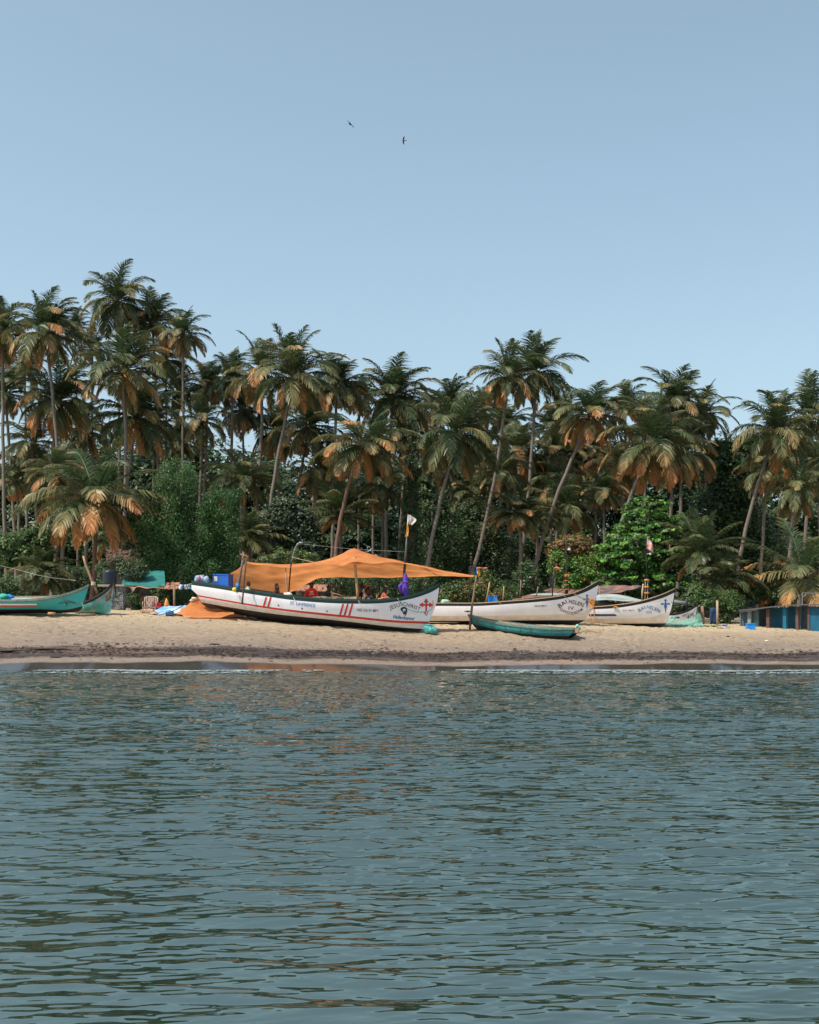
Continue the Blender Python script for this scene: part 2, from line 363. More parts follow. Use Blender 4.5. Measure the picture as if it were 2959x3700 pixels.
def crown_mesh(seed, nf=26, dead=.5, wind=.10, low=-50, young=False):
    rng = np.random.default_rng(seed); V, Q, C = [], [], []
    for i in range(nf):
        t = (i+.5)/nf
        az = i*2.39996+rng.uniform(-.3, .3)
        el = R(88-(88-low*.75)*t**(.95 if young != 2 else .55)+rng.uniform(-9, 9)); L = 1.34*rng.uniform(.84, 1.08)*(.8+.35*math.sin(math.pi*min(1, t*.8+.2)))
        age = max(0, min(.75, (t-.35)*.75*dead+rng.uniform(-.12, .16)+(.35 if rng.uniform() < .22*dead+.05 else 0)))
        if t > .85 and rng.uniform() < dead*.55: age = rng.uniform(.6, 1)
        if t < .2: age *= .25
        dr = (.48+.42*t+rng.uniform(-.08, .12))*(1.15, .62, .80)[int(young)]
        frond_arrays(rng, (math.cos(az)*.03, math.sin(az)*.03, .03-.08*t), az, el, L, age, wind*rng.uniform(.5, 1.4), dr, dead*(.35 if t < .2 else 1), V, Q, C)
    # spear leaf, leaf bases and nuts
    b = MB(); b.cur = (.10, .07, .045); b.ball((0, 0, -.04), (.085, .085, .13), 8, 6, lump=.4, seed=seed)
    for k in range(9):
        a = k*.72+seed; rr = rng.uniform(.07, .12); b.cur = ((.10, .09, .03), (.20, .11, .04))[k % 2]
        b.ball((math.cos(a)*rr, math.sin(a)*rr, -.10-rng.uniform(0, .06)), .042, 6, 5)
    k0 = sum(len(v) for v in V)
    V.append(np.array(b.v)); q = [f if len(f) == 4 else (f[0], f[1], f[2], f[2]) for f in b.f]
    C.append(np.array(b.c)); Vt = np.concatenate(V); Ct = np.concatenate(C)
    # triangles of the nuts become quads by splitting the cap fans in pairs
    Qn = [np.concatenate(Q)]
    me = bpy.data.meshes.new('crown'); quads = np.concatenate(Qn); tri = [tuple(i+k0 for i in f) for f in b.f]
    loops = list(quads.ravel()); st = list(range(0, len(loops), 4)); pos = len(loops)
    for f in tri: st.append(pos); loops += list(f); pos += len(f)
    me.vertices.add(len(Vt)); me.vertices.foreach_set('co', Vt.astype(np.float32).ravel())
    me.loops.add(len(loops)); me.loops.foreach_set('vertex_index', np.array(loops, dtype=np.int32))
    me.polygons.add(len(st)); me.polygons.foreach_set('loop_start', np.array(st, dtype=np.int32))
    at = me.color_attributes.new('col', 'FLOAT_COLOR', 'POINT'); c4 = np.ones((len(Vt), 4), np.float32); c4[:, :3] = Ct; at.data.foreach_set('color', c4.ravel())
    me.materials.append(M_FROND); me.update(calc_edges=True); me.validate(); return me
KINDS_ = [(30,.75,.14,-50,0),(26,.6,.12,-62,0),(28,.45,.10,-40,0),(32,.85,.12,-68,0),(24,.55,.16,-35,0),(30,.65,.08,-60,0),(26,1.0,.03,-45,2),(22,.25,.06,-25,1),(30,.95,.12,-72,0),(26,.35,.14,-50,0)]
def palm(cx, cy, r, Y, bx, bend, var, label, rot=None, red=False, squash=None):
    sc = r*Y/F*.90; squash = random.Random(int(cx+cy)).uniform(.80, 1.0); top = P(cx, cy, Y); X0 = px(bx, Y); base = Vector((X0, Y, ground(X0, Y)-.15))
    root = empty('coconut_palm', label, 'palm tree', tuple(base), 'coconut palms of the grove behind the beach')
    pts = []; rad = []; n = 14; H = top.z-base.z; rs = random.Random(int(cx*7+cy))
    for i in range(n+1):
        t = i/n; p = base.lerp(top, t); p.x += bend*Y/F*4*t*(1-t)+rs.uniform(-.03, .03); p.y += .5*math.sin(3*t+cx)*t*(1-t)
        pts.append(p); rad.append((.125-.04*t+.07*math.exp(-t*H/.4))*(1 if r > 100 else .85))
    pts[-1] = top
    mb = MB(); mb.tube(pts, rad, 9); mb.build('trunk', [M_TRUNKR if red else M_TRUNK], root, smooth=True)
    kv = KINDS_[var]; rk = random.Random(int(cx*31+cy*17)); c = bpy.data.objects.new('crown', crown_mesh(int(cx*3+cy*5), kv[0]+rk.randint(-1, 9), (kv[1]*rk.uniform(.6, 1.25) if kv[4] != 2 else 1.05), kv[2]*rk.uniform(.5, 1.6), kv[3]+rk.uniform(-12, 12), kv[4])); COL.objects.link(c); c.parent = root; ORG[c.name] = ORG[root.name]
    c.location = top-base; c.scale = (sc, sc, sc*squash); ru = random.Random(int(cx*13+cy*3))
    c.rotation_euler = (ru.uniform(-.08, .08), ru.uniform(-.04, .14), ru.uniform(-.5, .5) if rot is None else rot)
    return root
G = 'palm'
PALMS = [
 # x, y, radius, distance, base x, bend, variant, label
 (13,1209,125,76,28,-10,5,'tall palm cut by the left edge of the photo, its crown level with its neighbour'),
 (165,1204,150,72,225,18,0,'second tall palm from the left, raised tuft above long rusty hanging fronds'),
 (425,1090,130,82,432,4,1,'tallest coconut palm of the grove, its crown standing clear against the sky'),
 (551,1173,122,84,575,10,0,'tall palm just right of the tallest one, its brown fronds hanging to the right'),
 (661,1209,98,80,650,6,5,'slender palm with a small ragged crown, right end of the high left cluster'),
 (335,1262,85,88,345,-5,4,'small dark crowned palm between the second palm and the tallest palm'),
 (445,1345,178,70,432,14,1,'broad bushy palm below the tallest one, spreading over its neighbours'),
 (644,1420,92,86,655,-6,4,'thin palm with a small upright crown standing under the ragged one'),
 (750,1400,100,84,690,16,0,'palm with pinkish dry fronds left of the middle dip in the grove'),
 (212,1450,150,78,180,-20,3,'wide palm hanging below the second palm from the left, sky showing through its fronds'),
 (20,1425,110,82,60,5,9,'greyish palm crown low at the left edge under the cut one'),
 (348,1795,232,60,330,6,6,'young front palm with wide arching rust orange fronds behind the turquoise boats'),
 (498,1516,170,74,455,-24,2,'palm with long yellow green arching fronds above the dark green weeping tree'),
 (215,1715,112,70,180,8,8,'short palm with dry tan fronds left of the orange fronded young palm'),
 (120,1600,120,80,170,-12,5,'shaded palm in the left grove with its trunk hidden by fronds'),
 (160,2075,115,61,150,4,9,'low dark shaded palm sprouting just behind the bow of the turquoise boat'),
 (395,1960,85,68,400,2,9,'small dark palm under the orange fronded young palm'),
 (300,1560,110,86,310,6,3,'dense dark palm between the bushy palm and the young orange one'),
 (839,1375,105,82,815,8,4,'palm with a bright green tuft at the left shoulder of the middle crest'),
 (946,1347,138,76,880,22,1,'palm with a bent silver trunk and a shaggy crown in the middle crest'),
 (1067,1366,158,70,953,-26,0,'large palm on a long curved trunk rising behind the left half of the awning'),
 (1215,1407,138,76,1193,4,4,'palm with open separate fronds and a straight grey trunk above the awning'),
 (1424,1445,155,78,1400,-14,2,'leafy palm with raised tufts right of the open fronded one'),
 (1312,1607,168,66,1210,-36,6,'lower palm with orange arching side fronds and a curved trunk above the awning peak'),
 (872,1735,132,74,860,4,2,'spread out young palm right of the dark green weeping tree'),
 (1118,1545,130,80,1040,-16,5,'dark palm hanging behind the big curved trunk'),
 (1000,1560,112,88,1010,5,3,'dark palm in the second row behind the bent silver trunk'),
 (730,1520,105,80,700,6,8,'palm of mostly dead orange fronds above the weeping tree top'),
 (1229,1865,128,70,1235,4,7,'short fan shaped palm growing right behind the awning peak'),
 (900,1945,112,66,905,2,7,'small green palm with upright fronds against the weeping tree'),
 (1155,1700,105,80,1130,-10,8,'palm with hanging skirt of dry fronds left of the straight grey trunk'),
 (1382,1760,98,72,1362,10,5,'small palm with drooping brown fronds and a thin leaning trunk right of the awning peak'),
 (1480,1560,120,84,1440,-10,8,'palm with coppery hanging fronds behind the leafy tufted one'),
 (1628,1458,95,82,1610,8,2,'palm with a little open crown in the gap left of the twin tall palms'),
 (1654,1575,165,66,1515,-18,9,'dark heavy crowned palm with a leaning trunk behind the bow flags'),
 (1560,1680,100,74,1535,-8,5,'shaded thin palm beside the heavy crowned one'),
 (1833,1367,132,70,1655,26,0,'left one of the twin tall palms, leaning from the lower left'),
 (1933,1350,142,76,1850,16,1,'right one of the twin tall palms, its straight trunk running down behind it'),
 (1828,1541,105,84,1835,4,4,'small crown directly under the twin tall palms'),
 (1870,1635,118,80,1800,8,3,'brownish crowded palm below the twin tall palms'),
 (1998,1560,105,84,1990,-4,2,'palm in the dip right of the twin tall palms'),
 (2137,1502,158,68,1890,-30,0,'big palm on a long steeply leaning trunk right of the twin palms'),
 (2040,1650,110,82,2035,6,8,'palm of tan hanging fronds beside the steeply leaning trunk'),
 (2258,1470,88,82,2240,4,4,'small high palm between the leaning one and the broad right crest'),
 (2435,1470,152,78,2420,-6,2,'broad topped palm forming the right hand crest of the grove'),
 (2535,1500,118,82,2560,8,5,'palm on the right slope of the broad crest with fronds reaching toward the gap'),
 (2361,1602,172,66,2165,-30,3,'large low crown on a trunk slanting behind the bright almond tree'),
 (2460,1640,125,76,2440,4,8,'palm with dry orange fronds under the broad crest'),
 (2033,1850,132,70,2020,5,2,'short palm with flat sideways fronds above the orange leaved bush'),
 (1876,1857,112,68,1870,6,6,'short palm whose fronds arch left and right between two grey trunks'),
 (2011,1745,90,78,2000,4,5,'little brown palm between the leaning trunk and the twin palm trunk'),
 (1811,1709,108,72,1745,14,5,'dark palm with a thin curved trunk hanging between the tall palms'),
 (2178,1772,88,76,2175,4,8,'palm with pale hanging fronds behind the steeply leaning trunk'),
 (2240,1690,118,80,2255,5,3,'dense brown palm behind the large low crown'),
 (2807,1564,152,70,2640,-28,0,'right hand palm on a long slanting trunk with rust coloured hanging fronds'),
 (2925,1513,140,76,2880,10,2,'palm cut by the right edge of the photo with green raised fronds'),
 (2882,1767,112,68,2838,-8,8,'lower palm near the right edge with a leaning trunk and dry fronds'),
 (2770,1700,110,78,2725,8,5,'shaded palm behind the long slanting trunk at the right'),
 (2905,2085,205,60,2915,2,6,'young palm with orange lower fronds growing behind the blue shed'),
 (2530,2005,140,60,2520,4,7,'young palm with fan like fronds right of the bright almond tree'),
 (2611,2105,125,59,2600,3,9,'low dark palm drooping between the almond tree and the blue shed'),
 (90,1330,85,92,95,4,5,'small dark palm crown seen between the first and second tall palms'),
 (270,1190,72,94,280,4,4,'far small palm peeking up left of the tallest palm'),
 (600,1300,100,88,590,6,0,'palm with brown fronds under the ragged slender one'),
 (560,1560,95,84,560,-6,3,'shaded crown between the arching yellow green palm and the dip'),
 (880,1480,95,86,860,6,8,'palm with a brown skirt between the dip and the bent silver trunk'),
 (1140,1430,85,92,1120,4,4,'far palm filling the gap right of the large curved trunk palm'),
 (1300,1440,78,94,1290,4,5,'far small palm between the open fronded crown and the leafy tufted one'),
 (1360,1590,90,86,1350,-6,3,'shaded palm behind the lower palm with orange side fronds'),
 (1560,1490,88,92,1550,6,2,'far palm at the shoulder right of the leafy tufted crown'),
 (1740,1490,85,90,1725,6,4,'far palm just left of the twin tall palms'),
 (1730,1640,95,82,1700,-8,8,'palm with rusty skirt behind the leaning left twin trunk'),
 (2040,1500,80,92,2035,4,5,'far palm on the slope right of the twin palms'),
 (2150,1620,95,84,2140,6,8,'palm with long coppery skirt under the steeply leaning palm'),
 (2330,1530,85,90,2320,4,1,'far palm left of the broad right hand crest'),
 (2740,1620,85,88,2735,6,4,'far palm left of the long slanting right hand trunk'),
 (2870,1640,95,84,2860,-4,8,'palm with rusty fronds between the two tall right hand palms'),
 (1700,1790,95,78,1690,8,9,'dim palm crown low behind the tall curved trunk'),
 (1940,1720,85,82,1930,4,9,'dim palm crown low between the two grey trunks'),
 (650,1600,95,84,655,6,9,'dim palm rising behind the top of the weeping tree'),
 (60,1740,90,80,75,5,8,'low palm with tan fronds at the left edge above the bright bush'),
 (2950,1690,115,74,2960,6,8,'palm with dead orange fronds half cut by the right edge'),
]
for a in PALMS: palm(*a, red=(a[0] in (348, 1312)))

# ---------------------------------------------------------------- broadleaf trees, bushes, undergrowth
M_LEAF = leaf_mat('broad leaves', .25, .45, .35)
def leaves(blobs, n, size, pal, seed, flat=.35, hang=0.0, shell=.55, sub=26, tiers=None, aspect=.5):
    """leaf-sized quads in sub-clumps through ellipsoids. blobs: (centre, radii, weight)"""
    rng = np.random.default_rng(seed); w = np.array([b[2] for b in blobs], float); w /= w.sum(); V = []; C = []
    pal = np.array(pal)
    for (c, r, _), ww in zip(blobs, w):
        k = int(n*ww); ns = max(3, int(k/sub))
        d = rng.normal(size=(ns, 3)); d /= np.linalg.norm(d, axis=1, keepdims=True)
        rad = shell+(1-shell)*rng.uniform(size=(ns, 1))**.6; rad *= rng.uniform(.82, 1.1, (ns, 1))
        sc = np.array(c)+d*rad*np.array(r)
        if tiers: ph = .35*np.sin(sc[:, 0]*1.1+sc[:, 1])+.2*np.sin(sc[:, 0]*2.7); sc[:, 2] = np.round((sc[:, 2]-ph)/tiers)*tiers+ph+rng.normal(0, tiers*.17, ns)
        tone = rng.integers(0, len(pal), ns); br = rng.uniform(.7, 1.25, ns)
        idx = rng.integers(0, ns, k); sr = min(r)*.27
        jit = rng.normal(size=(k, 3))*np.array([sr, sr, sr*(.35 if tiers else .75)])*.6
        p = sc[idx]+jit; p[:, 2] -= hang*np.abs(rng.normal(size=k))*sr*2.2
        nrm = rng.normal(size=(k, 3))*flat+np.array([0, -.25, 1])*(1-flat)+d[idx]*.5; nrm /= np.linalg.norm(nrm, axis=1, keepdims=True)
        a = rng.normal(size=(k, 3)); a[:, 2] -= hang*2.5; a -= nrm*np.sum(a*nrm, 1, keepdims=True); a /= np.linalg.norm(a, axis=1, keepdims=True); b = np.cross(nrm, a)
        s = size*rng.uniform(.6, 1.25, (k, 1))
        V.append(np.stack([p-a*s*.5, p+b*s*aspect*.5, p+a*s*.5, p-b*s*aspect*.5], 1).reshape(-1, 3))
        ti = np.where(rng.uniform(size=k) < .25, rng.integers(0, len(pal), k), tone[idx])
        C.append(np.repeat(pal[ti]*(br[idx]*rng.uniform(.75, 1.25, k))[:, None], 4, 0))
    V = np.concatenate(V); C = np.concatenate(C); Q = np.arange(len(V)).reshape(-1, 4); return V, Q, C
def tree(name, label, cat, blobs_px, Y, n, size, pal, seed, base_x=None, group=None, kind=None, leafpart='crown', trunkr=.16, depth=1.0, **kw):
    """blobs_px: (x, y, rx, ry, weight[, dY]) in photo pixels; depth of each blob = rx"""
    bl = []
    for q in blobs_px:
        x, y, rx, ry, wt = q[:5]; Yb = Y+(q[5] if len(q) > 5 else 0); bl.append((tuple(P(x, y, Yb)), (rx*Yb/F, rx*Yb/F*depth, ry*Yb/F), wt))
    bx = base_x if base_x is not None else sum(q[0] for q in blobs_px)/len(blobs_px)
    X0 = px(bx, Y); base = Vector((X0, Y, ground(X0, Y)-.1))
    V, Q, C = leaves(bl, n, size, pal, seed, **kw)
    if kind == 'stuff':
        o = link(name, np_mesh(name, V-np.array(base), Q, C), [M_LEAF], None, tuple(base)); return tag(o, label, cat, group, kind)
    if leafpart == 'foliage': trunkr = .05
    root = empty(name, label, cat, tuple(base), group)
    link(leafpart, np_mesh(leafpart, V-np.array(base), Q, C), [M_LEAF], root)
    mb = MB(); rs = random.Random(seed)
    topz = max(b[0][2] for b in bl); hub = Vector((X0+rs.uniform(-.1, .1), Y, base.z+max(.25, (topz-base.z)*.3)))
    mb.tube([base, base.lerp(hub, .5)+Vector((.04, 0, 0)), hub], [trunkr*1.3, trunkr, trunkr*.85], 8)
    for (c, r, wt) in bl:
        c = Vector(c); m_ = hub.lerp(c, .5)+Vector((rs.uniform(-.2, .2), 0, .15)); mb.tube([hub, m_, c], [trunkr*.6, trunkr*.4, trunkr*.12], 6)
        for k in range(3):
            e = c+Vector((rs.uniform(-1, 1)*r[0], rs.uniform(-1, 1)*r[1], rs.uniform(-.2, .9)*r[2]))*.75; mb.tube([m_, m_.lerp(e, .6)+Vector((0, 0, .05)), e], [trunkr*.3, trunkr*.18, .012], 5)
    mb.build('trunk' if leafpart == 'crown' else 'stem', [M_BARK], root, smooth=True)
    return root
GD = [(.028, .056, .024), (.038, .076, .029), (.050, .095, .036), (.07, .11, .036)]
GM = [(.035, .075, .025), (.050, .105, .030), (.070, .13, .035), (.10, .16, .04)]
GB = [(.06, .20, .03), (.09, .27, .04), (.14, .34, .045), (.22, .36, .05)]
GY = [(.10, .12, .03), (.07, .10, .03), (.16, .14, .04)]
OR = [(.22, .11, .05), (.27, .17, .05), (.17, .09, .05), (.10, .11, .04), (.07, .12, .04)]
rgw = random.Random(2)
# far wood closing the view between the trunks
wood = []
for i in range(30):
    x = -250+i*120; t = 1640+rgw.uniform(-60, 70); 
    if 600 < x < 1000: t -= 30
    wood += [(x+60, t+60, 130, 110, .6, 5), (x, 1950, 130, 160, 1.0, 6), (x, 2120, 130, 120, .8, 7), (x, t+120, 120, 130, 1.0, rgw.uniform(-3, 4)), (x+30, t+330, 130, 150, 1.0, rgw.uniform(-6, 0)), (x-20, 2150, 130, 110, .8, rgw.uniform(-8, -3))]
tree('distant_wood', 'dark mass of trees filling the far background behind all the palm trunks', 'wood', wood, 100, 420000, .46, GD, 5, base_x=1480, kind='stuff', depth=.8, sub=40, shell=.3)
tree('weeping_tree', 'dense dark green weeping tree, the taller one left of its twin behind the house', 'tree', [(640, 1720, 75, 95, 1), (600, 1860, 100, 130, 2), (690, 1900, 85, 150, 2), (560, 2010, 90, 130, 1.5), (650, 2080, 110, 120, 1.8), (540, 1880, 60, 70, .6)], 60.5, 62000, .125, [(.035, .09, .03), (.052, .13, .038), (.075, .165, .045), (.10, .17, .05)], 21, base_x=640, hang=.55, sub=170, aspect=.32, flat=.6)
tree('weeping_tree', 'rounder lower weeping tree close behind the raised stern of the awning boat', 'tree', [(800, 1820, 70, 75, 1), (815, 1930, 62, 110, 1.3), (760, 2020, 80, 120, 1.5), (830, 2060, 50, 100, 1)], 61, 38000, .125, [(.035, .09, .03), (.055, .13, .038), (.078, .165, .045)], 22, base_x=790, hang=.55, sub=170, aspect=.32, flat=.6)
tree('bush', 'bright green leafy bush at the far left under the thin palm trunks', 'bush', [(60, 1960, 80, 50, 1), (150, 1935, 70, 45, 1), (20, 2010, 60, 45, .8), (110, 2000, 70, 40, .7)], 72, 9000, .2, GM, 23, leafpart='foliage', sub=20)
tree('bush', 'pale green bush at the left edge behind the turquoise boat', 'bush', [(20, 2120, 50, 48, 1), (55, 2150, 35, 35, .7), (-30, 2130, 50, 60, 1)], 58, 5000, .12, GM, 24, leafpart='foliage', sub=20)
tree('shrub', 'twiggy green shrub leaning over the black water tank', 'shrub', [(480, 2070, 45, 45, 1), (440, 2040, 40, 35, .7), (380, 2060, 35, 40, .7), (510, 2060, 30, 40, .5)], 57, 4500, .10, [(.06, .09, .04), (.09, .13, .06), (.05, .08, .03)], 25, leafpart='foliage', sub=14)
tree('bush', 'small green bush in front of the brick wall beside the stone pillar', 'bush', [(480, 2165, 30, 28, 1), (500, 2190, 26, 22, .8)], 55.5, 2200, .09, GM, 26, leafpart='foliage', sub=14)
tree('bush', 'yellow green plant between the plastic chairs and the shaded post', 'bush', [(588, 2170, 20, 30, 1), (570, 2140, 22, 26, .8)], 55.6, 1500, .09, GM+GY, 27, leafpart='foliage', sub=14)
tree('bush', 'glossy dark bush with light leaves behind the left half of the awning', 'bush', [(1010, 1880, 70, 70, 1.2), (1080, 1900, 60, 80, 1.2), (1000, 1970, 70, 70, 1), (1100, 1990, 60, 60, .9), (1045, 1820, 40, 40, .5)], 68, 12000, .20, [(.025, .05, .025), (.05, .08, .04), (.09, .12, .07)], 28, leafpart='foliage', sub=16, aspect=.6)
tree('bush', 'yellow tipped low bush directly over the left slope of the awning', 'bush', [(1040, 2010, 80, 32, 1), (1110, 2020, 50, 28, .7), (970, 2030, 50, 25, .6)], 60, 4500, .12, GM+GY, 29, leafpart='foliage', sub=16)
tree('creeper_covered_tree', 'dead looking tree column wrapped in dark climbing creeper behind the white flag', 'tree', [(1490, 1650, 26, 90, 1), (1485, 1800, 34, 110, 1.4), (1480, 1960, 42, 110, 1.4), (1490, 1540, 18, 50, .4)], 67, 10000, .13, GD, 30, base_x=1485, hang=.8, sub=20, trunkr=.22)
tree('thicket', 'thick dark green thicket between the creeper column and the tall curved trunks', 'thicket', [(1560, 1860, 70, 90, 1), (1620, 1960, 90, 110, 1.4), (1560, 2080, 80, 80, 1), (1540, 1760, 35, 50, .5)], 71, 16000, .17, GD+GM[:2], 31, leafpart='foliage', sub=20)
tree('thicket', 'shadowy olive thicket right of the tall curved trunk', 'thicket', [(1740, 1920, 90, 100, 1.2), (1820, 2020, 90, 110, 1.2), (1720, 2080, 80, 80, 1), (1700, 1850, 50, 60, .5)], 72, 16000, .17, GD+[(.05, .06, .03)], 32, leafpart='foliage', sub=20)
tree('bush', 'leafy green bush with some orange leaves behind the upright lashed pole', 'bush', [(1740, 2110, 50, 50, 1), (1800, 2140, 50, 45, 1), (1680, 2140, 50, 45, .8), (1620, 2150, 50, 40, .8)], 60, 7000, .13, GM+[(.2, .12, .04)], 33, leafpart='foliage', sub=16)
tree('bush', 'tall leaning green bush over the rusty tin roof', 'bush', [(1900, 2090, 45, 70, 1), (1860, 2150, 40, 50, .8), (1935, 2150, 35, 40, .6)], 62, 5000, .14, GD+GM[:2], 34, leafpart='foliage', sub=16)
tree('bush', 'orange and yellow leaved bush behind the middle white boat', 'bush', [(2070, 1970, 75, 38, 1.4), (2010, 1990, 40, 34, .6), (2150, 2000, 40, 34, .6)], 66, 6500, .15, OR, 35, leafpart='foliage', sub=16)
tree('bush', 'vivid green bush with yellow patches between the mast and the almond tree', 'bush', [(2020, 2040, 40, 50, 1), (2100, 2060, 55, 50, 1.2), (2170, 2040, 50, 50, 1), (2060, 2110, 60, 40, 1), (2150, 2120, 60, 40, .9)], 64, 10000, .14, GB[:3]+GM+[(.3, .25, .05)], 36, leafpart='foliage', sub=16)
tree('almond_tree', 'tiered bright green beach almond tree above the rightmost white boat', 'tree', [(2330, 1850, 95, 40, .8), (2410, 1910, 90, 36, 1), (2300, 1950, 130, 50, 1.3), (2400, 1990, 105, 40, 1.1), (2270, 2040, 120, 50, 1.3), (2400, 2070, 90, 36, 1), (2330, 2120, 140, 40, 1.2), (2440, 1900, 60, 24, .5), (2470, 1960, 50, 24, .5), (2210, 2000, 70, 36, .6), (2200, 2100, 80, 34, .6)], 63, 26000, .19, GB[:3]+GM[1:], 37, base_x=2330, tiers=.62, sub=24, aspect=.6, trunkr=.2)
tree('broadleaf_tree', 'tall dark broadleaf tree with a green top in the gap of the right hand palms', 'tree', [(2600, 1650, 70, 60, .9), (2640, 1740, 95, 90, 1.2), (2600, 1850, 100, 110, 1.4), (2690, 1900, 100, 110, 1.3), (2600, 2000, 110, 100, 1.2), (2750, 2010, 110, 100, 1.2), (2700, 1600, 40, 40, .3)], 82, 34000, .22, GD+GM[:3], 38, base_x=2640, sub=22, aspect=.65, trunkr=.3)
tree('bush', 'green bush in the shade left of the blue shed', 'bush', [(2560, 2170, 50, 45, 1), (2640, 2180, 45, 50, 1), (2600, 2230, 40, 30, .7), (2520, 2150, 40, 40, .6)], 57, 6500, .12, GM, 39, leafpart='foliage', sub=16)
tree('bush', 'dark green bush just above the left end of the shed roof', 'bush', [(2730, 2130, 60, 30, 1), (2800, 2150, 60, 30, .8), (2700, 2170, 50, 24, .6)], 60, 4500, .13, GM[:3], 40, leafpart='foliage', sub=16)
tree('bush', 'low green creeping bush behind the small boat with green netting', 'bush', [(2440, 2190, 60, 26, 1), (2370, 2180, 40, 26, .6), (2490, 2170, 40, 30, .6)], 59, 3500, .12, GD+GM[:2], 41, leafpart='foliage', sub=16)
tree('bush', 'dim green undergrowth left of the house behind the leaning oar', 'bush', [(230, 2090, 80, 60, 1), (300, 2120, 60, 60, .8)], 66, 4500, .15, GD, 42, leafpart='foliage', sub=20)
tree('thicket', 'dark thicket under the awning seen past the seated crew', 'thicket', [(1230, 2100, 110, 60, 1), (1380, 2110, 110, 60, 1), (1500, 2120, 100, 60, 1)], 66, 9000, .15, GD+GM[1:2], 43, leafpart='foliage', sub=18)
# ---------------------------------------------------------------- boats
def herm(pts, n):
    """smooth curve through px points, n samples evenly spread over its length"""
    p = np.array(pts, float); s = np.concatenate([[0], np.cumsum(np.linalg.norm(np.diff(p, axis=0), axis=1))]); s /= s[-1]
    m = np.gradient(p, s, axis=0) if len(p) > 2 else np.repeat((p[1]-p[0])[None]/(s[1]-s[0]), 2, 0)
    u = np.linspace(0, 1, n); k = np.clip(np.searchsorted(s, u, 'right')-1, 0, len(p)-2); h = (s[k+1]-s[k])[:, None]; t = ((u-s[k])/(s[k+1]-s[k]))[:, None]
    return (2*t**3-3*t**2+1)*p[k]+(t**3-2*t**2+t)*h*m[k]+(-2*t**3+3*t**2)*p[k+1]+(t**3-t**2)*h*m[k+1]
class Plane:
    def __init__(s, xa, Ya, xb, Yb):
        s.A = Vector((px(xa, Ya), Ya)); s.B = Vector((px(xb, Yb), Yb)); s.d = (s.B-s.A).normalized(); s.n = Vector((s.d.y, -s.d.x))
        if s.n.y > 0: s.n = -s.n
    def at(s, x, y, b=0.0, dz=0.0):
        a = s.A+s.n*b; r = (x-CX)/F; t = (r*a.y-a.x)/(s.d.x-r*s.d.y); q = a+s.d*t
        return Vector((q.x, q.y, EYE+(HY-y)/F*q.y+dz))
    def mirror(s, p, b): return Vector((p.x-2*b*s.n.x, p.y-2*b*s.n.y, p.z))
M_IN = mat('boat inside wood', (.28, .20, .13), .8, c2=(.16, .11, .08), scale=6)
M_RAILW = mat('worn rail wood', (.48, .36, .25), .7, c2=(.3, .22, .15), scale=12)
M_WHITEP = mat('white boat paint', (.84, .84, .89), .38, c2=(.74, .73, .77), scale=2.6, contrast=.45, spec=.5, stretch=(1, 1, .5), detail=11)
M_WHITED = mat('white boat paint with sand and dirt', (.78, .73, .70), .5, c2=(.60, .50, .42), scale=3, contrast=.3, stretch=(1, 1, 2))
M_BLACKP = mat('black bottom paint', (.018, .018, .020), .5, c2=(.03, .028, .028), scale=4)
M_GREENP = mat('dark green paint', (.012, .045, .038), .35, c2=(.01, .03, .028), scale=4, spec=.5)
M_REDP = mat('red paint', (.62, .055, .03), .4, c2=(.48, .05, .03), scale=5)
M_BLUEP = mat('blue paint', (.02, .16, .42), .4, c2=(.02, .12, .33), scale=8)
M_NAVY = mat('navy paint', (.015, .035, .085), .45)
M_MAROON = mat('maroon paint', (.11, .012, .03), .5)
M_TURQ = mat('turquoise paint', (.06, .46, .44), .42, c2=(.045, .34, .33), scale=3, contrast=.3)
M_TURQW = mat('peeling turquoise paint', (.08, .42, .40), .6, c2=(.44, .44, .40), scale=1.6, contrast=.93, detail=10)
M_TEALP = mat('teal dinghy paint', (.022, .24, .25), .5, c2=(.015, .13, .16), scale=5, contrast=.6, stretch=(.6, 1, 2))
M_TEALL = mat('pale teal dinghy plank', (.07, .33, .31), .5, c2=(.03, .18, .19), scale=6, contrast=.6, stretch=(.6, 1, 2))
M_TAR = mat('tarred wood', (.045, .028, .024), .75, c2=(.02, .016, .018), scale=5, stretch=(.5, 1, 2))
M_ORANGE = mat('orange rope', (.72, .30, .06), .7)
M_ROPEW = mat('pale rope', (.62, .55, .42), .8)
M_ROPEG = mat('green rope', (.30, .50, .40), .8)
M_WOOD = mat('weathered pole wood', (.30, .19, .12), .85, c2=(.16, .10, .07), scale=8, stretch=(1, 1, 3))
M_BAMBOO = mat('bamboo', (.42, .26, .14), .6, c2=(.30, .17, .09), scale=6, stretch=(1, 1, 4))
M_METAL = mat('grey metal', (.32, .33, .33), .4, metal=.6)
M_DARK = mat('dark metal', (.03, .03, .035), .5)
